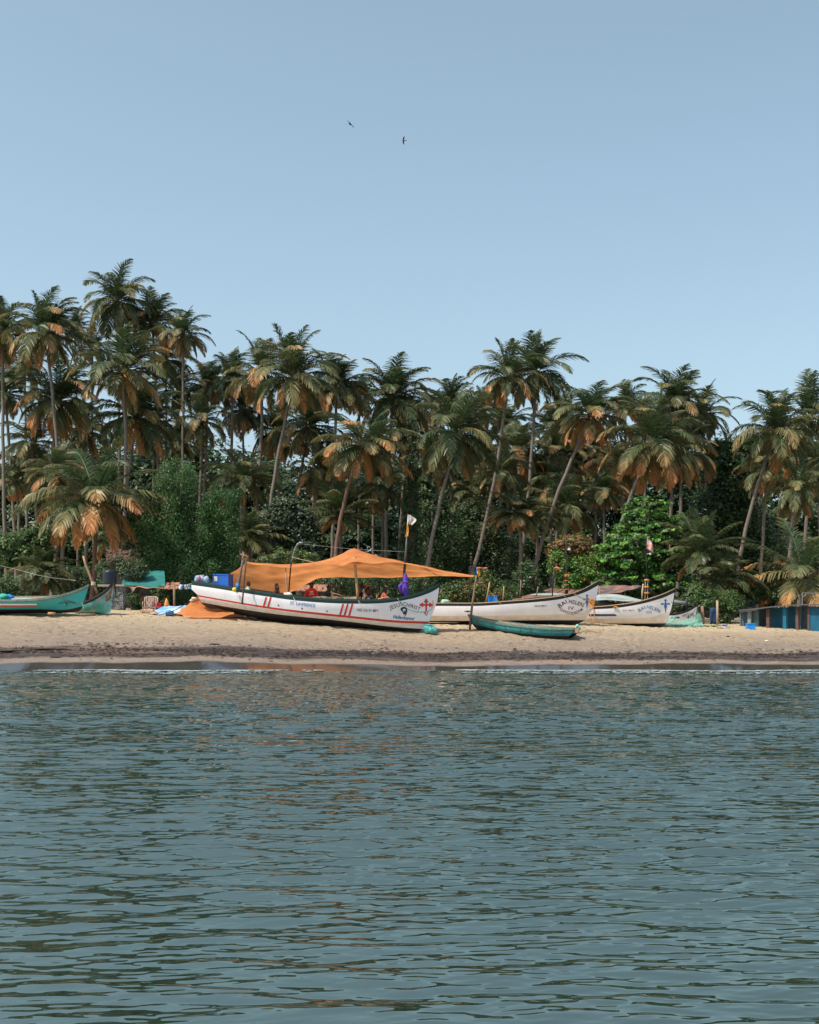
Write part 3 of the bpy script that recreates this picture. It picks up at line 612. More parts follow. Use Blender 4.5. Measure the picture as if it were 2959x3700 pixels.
def hull(name, label, pl, rings, beam, mats, bf, roll=0.0, n=54, group='wooden fishing boats drawn up on the beach', railm=0, inner=.42, railw=.07):
    """rings: (px points stern to bow, lateral factor at midship, at the bow, material of the strake below)"""
    cur = [herm(r[0], n) for r in rings]; u = np.linspace(0, 1, n); B = beam*np.interp(u, [b[0] for b in bf], [b[1] for b in bf])
    # soften the beam curve
    for _ in range(6): B[1:-1] = (B[:-2]+2*B[1:-1]+B[2:])/4
    near = []; far = []
    for c, r in zip(cur, rings):
        fac = r[1]+(r[2]-r[1])*np.clip((u-.45)/.5, 0, 1)**1.3
        a = [pl.at(c[i][0], c[i][1], B[i]*fac[i]) for i in range(n)]
        f = [pl.mirror(a[i], B[i]*fac[i]) for i in range(n)]
        for i in range(n):
            h = B[i]*fac[i]/max(beam, .01)*roll; a[i].z += 0; f[i].z += 2*h
        near.append(a); far.append(f)
    base = Vector((sum(p.x for p in near[0])/n, sum(p.y for p in near[-1])/n, min(p.z for p in near[-1])))
    root = empty(name, label, 'boat', tuple(base), group)
    mb = MB()
    def sheet(rows, ms):
        k = len(mb.v); m_ = len(rows[0]); mb.add([p for r in rows for p in r], []); 
        for i in range(len(rows)-1):
            for j in range(m_-1): mb.f.append((k+i*m_+j, k+i*m_+j+1, k+(i+1)*m_+j+1, k+(i+1)*m_+j)); mb.m.append(ms[i])
    ms = [r[3] for r in rings[:-1]]
    sheet(near, ms); sheet(far, ms)
    kp = [near[-1], far[-1]]; sheet(kp, [ms[-1]])
    # stern closing
    poly = [r[0] for r in near]+[r[0] for r in far][::-1]
    if B[0] > .08: mb.add(poly, [tuple(range(len(poly)))], ms[1] if len(ms) > 1 else ms[0])
    o = mb.build('hull', mats, root, smooth=True)
    rb = MB(); dk = []
    for side in (near, far):
        inn = []; low = []
        for i in range(n):
            sgn = 1 if side is near else -1; t = min(railw, B[i]*.9); v = Vector((pl.n.x, pl.n.y, 0))*sgn
            inn.append(side[0][i]-v*t); hh = side[0][i].z-side[-1][i].z; tw = B[i]*.45+.05*0; low.append(side[0][i]-v*tw-Vector((0, 0, min(inner, .42*hh)*min(1, B[i]/beam*2))))
        up = Vector((0, 0, .035)); topo = [p+up for p in side[0]]; topi = [p+up for p in inn]
        v = Vector((pl.n.x, pl.n.y, 0))*(1 if side is near else -1)*.02
        rb.grid([[p+v-Vector((0, 0, .05 if railm == 0 else .004)) for p in side[0]], [p+v for p in topo], topi, inn])
        rb.grid([inn, low], 1); dk.append(low)
    rb.grid(dk, 1)
    rb.build('gunwale', [mats[railm] if isinstance(railm, int) else railm, M_IN], root)
    me = o.data; vs = [Vector(v.co)+base for v in me.vertices]; bvh = BVHTree.FromPolygons(vs, [tuple(p.vertices) for p in me.polygons])
    return root, bvh, (near, far)
def onto(bvh, x, y, off=.006):
    o = Vector((0, 0, EYE)); d = Vector(((x-CX)/F, 1, (HY-y)/F)).normalized(); h = bvh.ray_cast(o, d)
    if h[0] is None: return None
    return h[0]-d*off
def decal(name, m, bvh, polys, parent, off=.012, label=None):
    """polys: closed px outlines, each its own painted piece: cut fine in the photo plane, then laid onto the hull"""
    o = None
    for poly in polys:
        pts = [Vector((x, y, 0)) for x, y in poly]; tr = [tuple(t) for t in tessellate_polygon([pts])]
        for _ in range(6):      # halve every long edge, the same way for both triangles that share it
            cut = {}; nt_ = []
            for t in tr:
                e = [(pts[t[i]]-pts[t[(i+1) % 3]]).length for i in range(3)]; k = e.index(max(e))
                if e[k] < 4.5: nt_.append(t); continue
                i, j, l = t[k], t[(k+1) % 3], t[(k+2) % 3]; key = (min(i, j), max(i, j))
                if key not in cut: pts.append((pts[i]+pts[j])/2); cut[key] = len(pts)-1
                m_ = cut[key]; nt_ += [(i, m_, l), (m_, j, l)]
            if not cut: break
            tr = nt_
        pv = [onto(bvh, v.x, v.y, off) for v in pts]; fs = [f for f in tr if all(pv[i] is not None for i in f)]
        ids = sorted(set(i for f in fs for i in f)); mp = {k: i for i, k in enumerate(ids)}
        if not fs: continue
        mb = MB(); mb.add([pv[k] for k in ids], [tuple(mp[i] for i in f) for f in fs]); o = mb.build(name, [m], parent, label=label)
    return o
def strip(bvh, top, bot, n=24):
    a = herm(top, n); b = herm(bot, n); return [[tuple(p) for p in a]+[tuple(p) for p in b[::-1]]]
def text_polys(s, bold=.02, shear=0.0, space=1.0):
    cu = bpy.data.curves.new('t', 'FONT'); cu.body = s; cu.offset = bold; cu.shear = shear; cu.space_character = space; cu.resolution_u = 3
    o = bpy.data.objects.new('t', cu); COL.objects.link(o); dg = bpy.context.evaluated_depsgraph_get(); dg.update()
    me = o.evaluated_get(dg).to_mesh(); V = np.array([v.co[:2] for v in me.vertices]); Fc = [tuple(p.vertices) for p in me.polygons]
    bpy.data.objects.remove(o); bpy.data.curves.remove(cu)
    return V, Fc
def lettering(s, m, bvh, parent, xc, yb, W, H, sag=0.0, tilt=0.0, bold=.03, shear=0.0, space=1.1, off=.014, name='lettering'):
    """s centred at xc, baseline yb px; sag bows the baseline (positive: middle higher), tilt in px rise over W"""
    V, Fc = text_polys(s, bold, shear, space); x0, x1 = V[:, 0].min(), V[:, 0].max(); h = .72
    V = V.copy(); tx = (V[:, 0]-x0)/(x1-x0)-.5; ty = V[:, 1]/h
    pts = []
    for a, b in zip(tx, ty):
        bx, by = xc+a*W, yb-tilt*a+sag*(2*a)**2; sl = (-tilt+sag*8*a)/W; L = math.hypot(1, sl)
        pts.append((bx+b*H*sl/L, by-b*H/L))
    mb = MB(); W3 = [onto(bvh, x, y, off) for x, y in pts]
    if any(v is None for v in W3): Fc = [f for f in Fc if all(W3[i] is not None for i in f)]; W3 = [v if v is not None else Vector((0, 0, 0)) for v in W3]
    use = sorted(set(i for f in Fc for i in f)); mp = {k: i for i, k in enumerate(use)}
    mb.add([W3[k] for k in use], [tuple(mp[i] for i in f) for f in Fc]); return mb.build(name, [m], parent)
def star(x, y, r): return [[(x+(r if k % 2 == 0 else r*.42)*math.sin(k*math.pi/5), y-(r if k % 2 == 0 else r*.42)*math.cos(k*math.pi/5)) for k in range(10)]]
def circ(x, y, rx, ry=None, n=12): ry = ry or rx; return [(x+rx*math.cos(2*math.pi*k/n), y+ry*math.sin(2*math.pi*k/n)) for k in range(n)]
def rope(name, label, pts, r=.012, m=None, parent=None, cat='rope', group=None, n=24, smoothp=True):
    q = [Vector(p) for p in pts if p is not None]
    if smoothp and len(q) > 2:
        a = np.array([list(v) for v in q]); s = np.arange(len(a)); u = np.linspace(0, len(a)-1, n); mm = np.gradient(a, axis=0); k = np.clip(u.astype(int), 0, len(a)-2); t = (u-k)[:, None]
        a = (2*t**3-3*t**2+1)*a[k]+(t**3-2*t**2+t)*mm[k]+(-2*t**3+3*t**2)*a[k+1]+(t**3-t**2)*mm[k+1]; q = [Vector(v) for v in a]
    mb = MB(); mb.tube(q, r, 6)
    return mb.build(name, [m or M_ROPEW], parent, smooth=True, label=label, cat=cat, group=group)

# the boat under the awning
PM = Plane(693, 50.6, 1588, 48.2)
top = [(693,2101),(770,2113),(864,2129),(973,2144),(1051,2154),(1200,2166),(1289,2168),(1411,2165),(1481,2153),(1533,2136),(1568,2120),(1588,2108)]
bnd = [(693,2114),(770,2125),(864,2140),(973,2157),(1051,2168),(1200,2180),(1289,2182),(1411,2177),(1481,2165),(1533,2149),(1568,2134),(1585,2123)]
mid = [(693,2130),(780,2146),(864,2158),(973,2176),(1100,2194),(1289,2204),(1411,2207),(1500,2203),(1578,2172)]
r1 = [(715,2150),(864,2176),(973,2193),(1200,2219),(1289,2228),(1428,2241.6),(1549,2246)]
r2 = [(718,2156),(864,2182),(973,2200),(1200,2227),(1289,2236),(1428,2250),(1543,2255)]
bk = [(728,2177),(864,2200),(973,2216),(1200,2240),(1289,2250),(1428,2266),(1526,2273)]
bl = [(736,2182),(864,2212),(973,2232),(1200,2254),(1289,2262),(1428,2276),(1517,2279)]
kl = [(745,2188),(864,2221),(973,2243),(1200,2263),(1289,2271),(1428,2283),(1506,2286)]
BF = [(0,.50),(.1,.72),(.25,.92),(.45,1),(.62,.97),(.76,.82),(.87,.55),(.95,.25),(1,.02)]
helen_bf = BF
main, bvM, shM = hull('fishing_boat', 'long white fishing boat under an orange awning, red stripes and red cross', PM,
    [(top,1,1,0),(bnd,1.0,.96,1),(mid,.97,.86,1),(r1,.9,.68,2),(r2,.885,.66,3),(bk,.78,.55,4),(bl,.5,.3,4),(kl,.06,.05,4)], 1.12,
    [M_GREENP, M_WHITEP, M_REDP, M_WHITED, M_BLACKP], BF)
def slant(x0, y0, x1, y1, w): return [[(x0, y0), (x0+w, y0), (x1+w, y1), (x1, y1)]]
st = []
for x0 in (960, 976): st += slant(x0, 2158, x0-10, 2192.5, 6.5)
for x0 in (1238, 1254.5, 1271.5): st += slant(x0, 2182.5, x0-12, 2225, 7)
decal('stripe', M_REDP, bvM, st, main)
for x, y in ((1007,2188),(1093,2199),(1183,2209)): decal('star', M_MAROON, bvM, star(x, y, 4.6), main)
lettering('ST. LAWRENCE', M_BLUEP, bvM, main, 1094, 2189.5, 90, 12, tilt=-11, bold=.012)
lettering('IND-GA-01-M', M_MAROON, bvM, main, 1324, 2210.5, 66, 10.5, tilt=-3, bold=.004)
lettering('M', M_REDP, bvM, main, 1363, 2212, 9, 10.5, tilt=-.5, bold=0)
lettering('JESUS', M_MAROON, bvM, main, 1434, 2196, 46, 15, sag=0, tilt=17, bold=.004)
lettering('CHRIST', M_MAROON, bvM, main, 1485, 2196.5, 56, 14, sag=2, tilt=-20, bold=.004)
lettering('Vailankanni', M_BLUEP, bvM, main, 1459, 2238, 74, 12.5, tilt=-8, bold=.02, shear=.35, space=1.0)
# red trefoil cross
def trefoil(x, y, ups):
    out_ = []
    for k, a in enumerate(ups):      # right, down, left, up
        c_, s_ = math.cos(k*math.pi/2), math.sin(k*math.pi/2)
        for u, v in ((3, -3), (a-11, -3), (a-12, -6), (a-9, -8), (a-6, -7), (a-5, -4), (a-2, -4.5), (a+1, -2.5), (a+2, 0), (a+1, 2.5), (a-2, 4.5), (a-5, 4), (a-6, 7), (a-9, 8), (a-12, 6), (a-11, 3)): out_.append((x+u*c_-v*s_, y+u*s_+v*c_))
    return [out_]
decal('cross_emblem', M_REDP, bvM, trefoil(1538, 2186, (22, 37, 22, 20)), main, off=.014)
# little painted portrait: dark hair around a pale face
M_FACEW = mat('portrait face paint', (.72, .70, .70), .5)
decal('portrait', M_NAVY, bvM, [[(1450,2205),(1448,2201),(1451,2197),(1454,2195),(1459,2193),(1465,2194),(1470,2195),(1473,2199),(1472,2204),(1474,2209),(1471,2213),(1472,2218),(1468,2221),(1467,2226),(1463,2224),(1464,2219),(1460,2221),(1457,2217),(1459,2213),(1454,2213),(1455,2208),(1451,2209)]], main, off=.012)
decal('portrait_face', M_FACEW, bvM, [[(1457,2203),(1460,2200),(1465,2200),(1467,2204),(1466,2209),(1463,2212),(1459,2210),(1457,2207)]], main, off=.016)
decal('portrait_beard', M_NAVY, bvM, [[(1460,2207),(1465,2207),(1464,2211),(1461,2211)]], main, off=.019)

# middle white boat
PH4 = Plane(1340, 54.4, 2166, 51.5)
t4 = [(1340,2176),(1450,2180),(1600,2180.5),(1739,2180),(1844,2173),(1948,2164),(2035,2152),(2087,2138),(2122,2122),(2166,2097)]
b4 = [(1340,2186),(1450,2190),(1600,2190),(1739,2189.5),(1844,2182.5),(1948,2174.5),(2035,2163),(2087,2149.5),(2122,2136),(2162,2114)]
m4 = [(1342,2200),(1600,2206),(1844,2203),(2000,2196),(2090,2184),(2155,2152)]
n4 = [(1346,2220),(1600,2226),(1844,2224),(2020,2220),(2100,2213),(2143,2195)]
k4 = [(1350,2238),(1600,2244),(1844,2242),(2000,2241.5),(2070,2241.5),(2112,2241)]
l4 = [(1360,2242),(1600,2247),(1844,2250),(2000,2252),(2060,2251),(2098,2250)]
e4 = [(1370,2244),(1600,2249),(1844,2254),(2000,2258),(2060,2258),(2082,2257)]
h4, bv4, sh4 = hull('fishing_boat', 'long plain white fishing boat with black rim, between the awning boat and the rightmost white one', PH4,
    [(t4,1,1,0),(b4,1,.96,1),(m4,.97,.84,1),(n4,.9,.68,2),(k4,.78,.5,3),(l4,.5,.3,3),(e4,.06,.05,3)], 1.1, [M_BLACKP, M_WHITEP, M_WHITED, M_BLACKP], BF, railm=M_RAILW)
tag(h4, 'long plain white fishing boat marked IV, its black bow raised over the teal dinghy')
lettering('BAI', M_MAROON, bv4, h4, 2035, 2188.5, 29, 15, tilt=19, bold=.012)
lettering('HELEN', M_MAROON, bv4, h4, 2079, 2185, 50, 14.5, sag=3, tilt=-14, bold=.012)
lettering('IV', M_MAROON, bv4, h4, 2063, 2203, 20, 11.5, bold=.01)
lettering("DAVID'S", M_MAROON, bv4, h4, 2043, 2216.5, 44, 10.5, tilt=-16, sag=-3, bold=.004)
lettering('DREAM', M_MAROON, bv4, h4, 2087, 2216.5, 38, 11, tilt=18, sag=-2, bold=.004)
lettering('IND.GA.01.MM.3173', M_MAROON, bv4, h4, 1952, 2193, 43, 6.5, tilt=1, bold=.015)
def dagger(x, y, w, h):
    a = w/2; return [[(x, y-h*.34), (x+w*.16, y-h*.26), (x+w*.07, y-h*.2), (x+w*.07, y-h*.04), (x+a*.7, y-h*.055), (x+a*.78, y-h*.09), (x+a, y), (x+a*.78, y+h*.09), (x+a*.7, y+h*.045), (x+w*.1, y+h*.035),
        (x+w*.12, y+h*.1), (x+w*.17, y+h*.18), (x+w*.1, y+h*.26), (x, y+h*.66), (x-w*.1, y+h*.26), (x-w*.17, y+h*.18), (x-w*.12, y+h*.1), (x-w*.1, y+h*.035), (x-a*.7, y+h*.045), (x-a*.78, y+h*.09), (x-a, y),
        (x-a*.78, y-h*.09), (x-a*.7, y-h*.055), (x-w*.07, y-h*.04), (x-w*.07, y-h*.2), (x-w*.16, y-h*.26)]]
decal('cross_emblem', M_BLUEP, bv4, dagger(2120, 2166, 29, 54), h4)
# right white boat
PH3 = Plane(1860, 57.0, 2438, 51.9)
t3 = [(1860,2192),(2000,2197),(2146,2194),(2227,2187),(2309,2174),(2357,2161),(2399.5,2146),(2438.5,2128)]
b3 = [(1860,2199),(2000,2204.5),(2146,2202),(2227,2197),(2309,2184),(2357,2172),(2399.5,2158.5),(2436,2142)]
m3 = [(1862,2211),(2000,2217),(2146,2217),(2260,2213),(2360,2200),(2430,2176)]
n3 = [(1866,2226),(2000,2234),(2146,2236),(2260,2235),(2360,2228),(2422,2208)]
k3 = [(1870,2243),(2000,2250),(2107,2253),(2260,2253.5),(2340,2253),(2406,2252)]
l3 = [(1880,2246),(2000,2253),(2107,2256),(2260,2260),(2340,2261),(2400,2258)]
e3 = [(1890,2248),(2000,2255),(2107,2258),(2260,2264.5),(2340,2267),(2388,2265)]
h3, bv3, sh3 = hull('fishing_boat', 'rightmost large white fishing boat marked III, with a navy bar and a blue dagger cross', PH3,
    [(t3,1,1,0),(b3,1,.96,1),(m3,.97,.84,1),(n3,.9,.68,2),(k3,.78,.5,3),(l3,.5,.3,3),(e3,.06,.05,3)], 1.05, [M_BLACKP, M_WHITEP, M_WHITED, M_BLACKP], BF, railm=M_RAILW)
decal('painted_bar', M_NAVY, bv3, strip(bv3, [(2128,2219),(2180,2219.5),(2221,2219.5)], [(2126,2226),(2180,2226),(2228,2226)], 8), h3)
lettering('BAI', M_BLUEP, bv3, h3, 2320, 2205.5, 24, 12, tilt=13, bold=.012)
lettering('HELEN', M_BLUEP, bv3, h3, 2358, 2204, 45, 12.5, sag=3, tilt=-16, bold=.012)
lettering('III', M_BLUEP, bv3, h3, 2344, 2217, 16, 9.5, bold=.012, space=1.3)
lettering('IND.GA.01.MM.1103', M_MAROON, bv3, h3, 2269.5, 2209, 43, 6, bold=.004)
decal('cross_emblem', M_BLUEP, bv3, dagger(2404, 2183, 34, 53), h3)
# small white boat behind the green net
PHC = Plane(2290, 56.0, 2521, 54.8)
hc_, bvc, shc = hull('fishing_boat', 'small white boat with black rim half covered by green netting', PHC,
    [([(2290,2214),(2400,2221),(2455,2216),(2487,2205),(2521,2185)],1,1,0),([(2290,2218),(2400,2225),(2455,2220.5),(2487,2210),(2519,2191)],1,.95,1),([(2292,2232),(2400,2240),(2470,2237),(2513,2224)],.9,.7,1),([(2296,2250),(2400,2256),(2460,2257),(2507,2256)],.7,.5,2),([(2300,2254),(2400,2261),(2460,2263),(2500,2261)],.06,.05,2)],
    .55, [M_BLACKP, M_WHITEP, M_WHITED], BF, n=30, railm=M_BLACKP)
lettering('HOLY', M_NAVY, bvc, hc_, 2478, 2226, 22, 8, tilt=8, bold=.01)
lettering('CROSS', M_NAVY, bvc, hc_, 2500, 2226, 22, 7.5, tilt=-9, bold=.01)
decal('cross_emblem', M_NAVY, bvc, [[(2485,2221),(2488,2221),(2488,2229),(2495,2229),(2495,2231.5),(2488,2231.5),(2488,2244),(2485,2244),(2485,2231.5),(2478,2231.5),(2478,2229),(2485,2229)]], hc_)
decal('painted_bar', M_NAVY, bvc, [[(2424,2230),(2455,2229),(2453,2235.5),(2423,2236)]], hc_)
# turquoise boat at the left
PA = Plane(-560, 51.5, 322, 50.0)
ta = [(-560,2160),(-300,2170),(0,2169.5),(129,2166),(193,2157),(240,2146),(279,2133),(322,2114)]
ba = [(-560,2168),(-300,2178),(0,2177),(129,2173.5),(193,2165),(240,2154),(279,2142),(319,2125)]
ma = [(-560,2186),(-300,2194),(0,2192),(150,2189),(230,2180),(308,2158)]
ka = [(-555,2196),(-300,2204),(0,2203),(150,2202),(250,2202),(298,2190)]
la = [(-545,2202),(-300,2211),(0,2212),(150,2210),(250,2209.5),(294,2202)]
ea = [(-540,2204),(-300,2214),(0,2217),(150,2216),(240,2215),(285,2210)]
ha, bva, sha = hull('fishing_boat', 'bright turquoise fishing boat cut by the left edge, white and red stripe on its side', PA,
    [(ta,1,1,0),(ba,1,.95,1),(ma,.95,.8,1),(ka,.75,.5,2),(la,.5,.3,2),(ea,.06,.05,2)], 1.0, [mat('weathered grey green rim', (.25,.30,.26), .7, c2=(.12,.14,.12), scale=8), M_TURQ, M_TAR], [(0,.3),(.1,.6),(.3,.9),(.5,1),(.7,.95),(.82,.7),(.92,.35),(1,.02)], roll=.09, railm=0)
decal('white_stripe', M_WHITEP, bva, strip(bva, [(-60,2182),(60,2182.5),(131,2182.5)], [(-60,2190),(60,2190.5),(137,2188)], 8), ha)
decal('red_stripe', M_REDP, bva, strip(bva, [(-60,2187),(60,2187.5),(136,2187)], [(-60,2193),(60,2193),(139,2191.5)], 8), ha, off=.016)
lettering('VAILANKANNI', M_NAVY, bva, ha, 243, 2178, 58, 9, sag=8, tilt=2, bold=.004)
decal('cross_emblem', M_NAVY, bva, [[(240,2174),(243,2174),(243,2178),(248,2179),(248,2181),(243,2181),(243,2191),(240,2191),(240,2181),(235,2180),(235,2178),(240,2178)]], ha)
# worn turquoise boat whose bow points this way
PB = Plane(170, 53.2, 411, 50.8)
hb, bvb, shb = hull('fishing_boat', 'worn turquoise boat with peeling whitish paint and a red cross on its bow', PB,
    [([(170,2186),(230,2187),(300,2178),(352,2153),(386,2129),(411,2103)],1,1,0),([(170,2192),(230,2194),(300,2186),(352,2163),(386,2140),(409.5,2116)],1,.93,1),([(175,2200),(240,2203),(310,2198),(365,2180),(408,2152)],.95,.75,1),([(180,2210),(240,2213),(310,2212),(365,2204),(405,2190)],.8,.5,1),([(190,2217),(250,2219),(320,2219.5),(360,2219),(398,2220)],.06,.05,1)],
    .5, [mat('dark worn rim', (.06,.045,.04), .8, c2=(.03,.025,.025), scale=8), M_TURQW, M_TAR], [(0,.4),(.15,.7),(.4,1),(.65,.95),(.82,.65),(.93,.3),(1,.02)], roll=-.05, railm=0, n=36)
decal('cross_emblem', M_REDP, bvb, [[(382,2146),(385,2146),(385.5,2152),(390,2152),(390,2155),(386,2155),(387,2168),(384,2168),(383,2155),(377,2156),(377,2153),(382,2153)]], hb)
# teal dinghy in front
PD = Plane(1689, 49.6, 2073, 46.8)
td = [(1689,2222),(1739,2239.5),(1809,2253),(1913,2265.5),(2000,2271),(2073,2271)]
pd1 = [(1693,2233),(1739,2247),(1809,2261),(1913,2274),(2000,2280),(2069,2280.5)]
pd2 = [(1697,2244),(1739,2256),(1809,2270),(1913,2283),(2000,2289),(2064,2290)]
kd = [(1704,2254),(1745,2264),(1809,2278),(1913,2292),(2000,2298),(2058,2298)]
ld = [(1712,2265),(1750,2275),(1809,2287),(1913,2302),(2000,2309),(2046,2309)]
ed = [(1722,2276),(1760,2284),(1809,2293),(1913,2307),(2000,2315),(2034,2315)]
dg_, bvd, shd = hull('dinghy', 'small teal wooden dinghy with tarred bottom, in front of the white boats', PD,
    [(td,1,1,0),(pd1,.97,.97,1),(pd2,.93,.9,2),(kd,.85,.8,3),(ld,.6,.5,3),(ed,.06,.05,3)], .62, [mat('bleached teal rim', (.13,.26,.24), .8, c2=(.09,.12,.10), scale=10), M_TEALL, M_TEALP, M_TAR], [(0,.03),(.1,.42),(.25,.8),(.45,1),(.65,1),(.85,.8),(1,.42)], railm=0, n=40, inner=.28, railw=.045, group='wooden fishing boats drawn up on the beach')
dg_['category'] = 'dinghy'
mb = MB()
for u in (10, 20, 29):
    a = shd[0][0][u]; b = shd[1][0][u]; c = (a+b)/2; mb.box((c.x, c.y, c.z-.09), (.20, (a-b).length*.92, .035), rot=math.atan2(PD.d.y, PD.d.x))
mb.build('thwart', [M_TEALP], dg_)
for x in (1826, 1880, 1918):
    mb = MB(); mb.tube([onto(bvd, x, 2262+(x-1826)*.13, .01), onto(bvd, x, 2277+(x-1826)*.13, .01)], .008, 4); mb.build('plank_joint', [M_TAR], dg_)

# awning over the first boat
m_aw, nt_, b_ = new_mat('orange canvas'); L_ = nt_.links; N_ = nt_.nodes
b_.inputs['Base Color'].default_value = (.72, .27, .075, 1); b_.inputs['Roughness'].default_value = .8
tcx = N_.new('ShaderNodeTexCoord'); mpx = N_.new('ShaderNodeMapping'); mpx.inputs['Rotation'].default_value = (0, R(-25), 0); mpx.inputs['Scale'].default_value = (.8, 1, 3.2)
tx = N_.new('ShaderNodeTexNoise'); tx.inputs['Scale'].default_value = 2.2; tx.inputs['Detail'].default_value = 6; L_.new(tcx.outputs['Object'], mpx.inputs[0]); L_.new(mpx.outputs[0], tx.inputs[0])
cr = N_.new('ShaderNodeValToRGB'); cr.color_ramp.elements[0].position = .3; cr.color_ramp.elements[0].color = (.72, .26, .085, 1); cr.color_ramp.elements[1].position = .7; cr.color_ramp.elements[1].color = (.90, .39, .14, 1)
L_.new(tx.outputs[0], cr.inputs[0]); L_.new(cr.outputs[0], b_.inputs['Base Color'])
bpn = N_.new('ShaderNodeBump'); bpn.inputs['Distance'].default_value = .12; bpn.inputs['Strength'].default_value = .7; L_.new(tx.outputs[0], bpn.inputs['Height']); L_.new(bpn.outputs[0], b_.inputs['Normal'])
trn = N_.new('ShaderNodeBsdfTranslucent'); L_.new(cr.outputs[0], trn.inputs[0]); mxx = N_.new('ShaderNodeMixShader'); mxx.inputs[0].default_value = .58
L_.new(b_.outputs[0], mxx.inputs[1]); L_.new(trn.outputs[0], mxx.inputs[2]); L_.new(mxx.outputs[0], N_['Material Output'].inputs[0])
def cloth(name, label, curves, parent=None, cat='awning', m=None, n=60, k=10, wob=.02, seed=1, group=None, thick=0.0):
    """curves: (px points, Y at left, Y at right) from one edge of the cloth to the other; a lofted, gently creased sheet"""
    C3 = []
    for pts, Ya, Yb in curves:
        c = herm(pts, n); C3.append(np.array([list(P(c[i][0], c[i][1], Ya+(Yb-Ya)*i/(n-1))) for i in range(n)]))
    rows = []
    for a in range(len(C3)-1):
        for j in range(k+(1 if a == len(C3)-2 else 0)):
            t = j/k; sag = -math.sin(math.pi*t)*.05; row = C3[a]*(1-t)+C3[a+1]*t
            row = [Vector(p)+Vector((0, 0, sag))+Vector((0, 1, .5))*wob*mnoise.noise(Vector((p[0]*1.6+p[2]*1.1, p[2]*1.2+seed, p[1]*.8)))+Vector((0, 1, .3))*wob*.35*(mnoise.noise(Vector((p[0]*.9+p[2]*6, p[2]*2.5-p[0]*2.2, p[1]*3+seed)))) for p in row]; rows.append(row)
    mb = MB(); mb.grid(rows)
    o = mb.build(name, [m or m_aw], parent, smooth=True, label=label, cat=cat, group=group)
    if thick: md = o.modifiers.new('t', 'SOLIDIFY'); md.thickness = thick
    return o
ridge = [(892,2030),(960,2036),(1051,2038),(1130,2031),(1200,2015),(1240,2000),(1279,1982),(1315,1995),(1359,2008),(1449,2027),(1533,2046),(1602,2063),(1660,2072),(1710,2077)]
eave = [(892,2032),(970,2043),(1033,2049),(1100,2045),(1160,2040),(1202,2039),(1244,2045),(1262,2034),(1359,2037),(1449,2032),(1533,2050),(1602,2067),(1660,2075),(1710,2078)]
fare = [(831,2121),(870,2150),(950,2160),(1020,2152),(1050,2142),(1114,2108),(1145,2092),(1171,2088),(1289,2088.5),(1400,2087),(1481,2084),(1600,2081),(1660,2079.5),(1710,2079)]
farm = [(831,2074),(900,2085),(1000,2090),(1100,2072),(1200,2055),(1289,2045),(1400,2056),(1481,2062),(1600,2074),(1660,2077.5),(1710,2078)]
aw = cloth('awning', 'big orange canvas awning stretched in peaks over the first white boat', [(eave, 48.9, 47.6), (ridge, 50.1, 48.2), (farm, 50.9, 48.4), (fare, 51.6, 48.7)], wob=.07)
def pole(name, label, cat, pts, Y, r, m, group=None, parent=None, n=8):
    mb = MB(); Ys = Y if hasattr(Y, '__len__') else [Y]*len(pts); mb.tube([P(x, y, yy) for (x, y), yy in zip(pts, Ys)], r, n)
    return mb.build(name, [m], parent, smooth=True, label=label, cat=cat, group=group)
pole('awning_pole', 'bamboo pole propping the orange awning under its highest peak', 'pole', [(1282,2012),(1286,2060),(1293,2140),(1294,2170)], 48.6, .055, M_BAMBOO)
pole('awning_pole', 'thin pale bamboo pole in front of the left part of the awning', 'pole', [(1033,2048),(1036,2100),(1040,2150),(1041,2170)], 48.75, .03, M_BAMBOO)
pole('oar', 'upright oar with a blue sleeve at its foot near the awning corner', 'oar', [(859,2140),(862,2112),(872,2060),(881,2008)], 49.2, [.075,.075,.045,.04], mat('oar wood grey', (.16,.13,.12), .8))
mb = MB(); mb.tube([P(859,2134,49.2), P(861.5,2108,49.2)], .095, 10); mb.build('pole_sleeve', [M_BLUEP], bpy.data.objects['oar'], smooth=True)
pole('oar', 'dark slim pole lashed outside the white hull, reaching down across the red stripe', 'oar', [(876,2184),(880,2140),(885,2080),(891,2020)], 48.7, .034, mat('dark stained wood', (.10,.065,.05), .8))
rr = random.Random(4); mb = MB()
for k in range(9):
    a = P(884+rr.uniform(-3,5), 2012+rr.uniform(-6,8), 49.0); mb.tube([a, a+Vector((rr.uniform(-.16,.16), rr.uniform(-.1,.1), rr.uniform(-.1,.16))), a+Vector((rr.uniform(-.25,.3), rr.uniform(-.1,.1), rr.uniform(-.16,.1)))], .016, 5)
mb.build('rope', [mat('faded orange rope', (.50,.28,.16), .8)], smooth=True, label='tangle of faded rope knotted where the two oars cross', cat='rope')
lamp = empty('lamp_pole', 'curved grey metal lamp pole rising from the awning boat', 'lamp pole', tuple(P(1044,2160,48.9)))
mb = MB(); mb.tube([P(x, y, 48.9) for x, y in ((1043,2165),(1048,2090),(1053,2036),(1055,2028))], .030, 8); mb.build('pole_foot', [M_DARK], lamp, smooth=True)
mb = MB(); mb.tube([P(x, y, 48.9) for x, y in ((1054,2035),(1058,2013),(1064,1992),(1070,1975),(1076,1965),(1084,1961))], .020, 8); mb.build('pole', [M_METAL], lamp, smooth=True)
mb = MB(); mb.ball(P(1089,1961,48.9), (.11,.06,.04), 10, 6); mb.build('lamp_head', [M_METAL], lamp, smooth=True)
mast = empty('mast', 'thin flag mast at the bow end of the awning, black below and grey above', 'mast', tuple(P(1458,2160,48.3)))
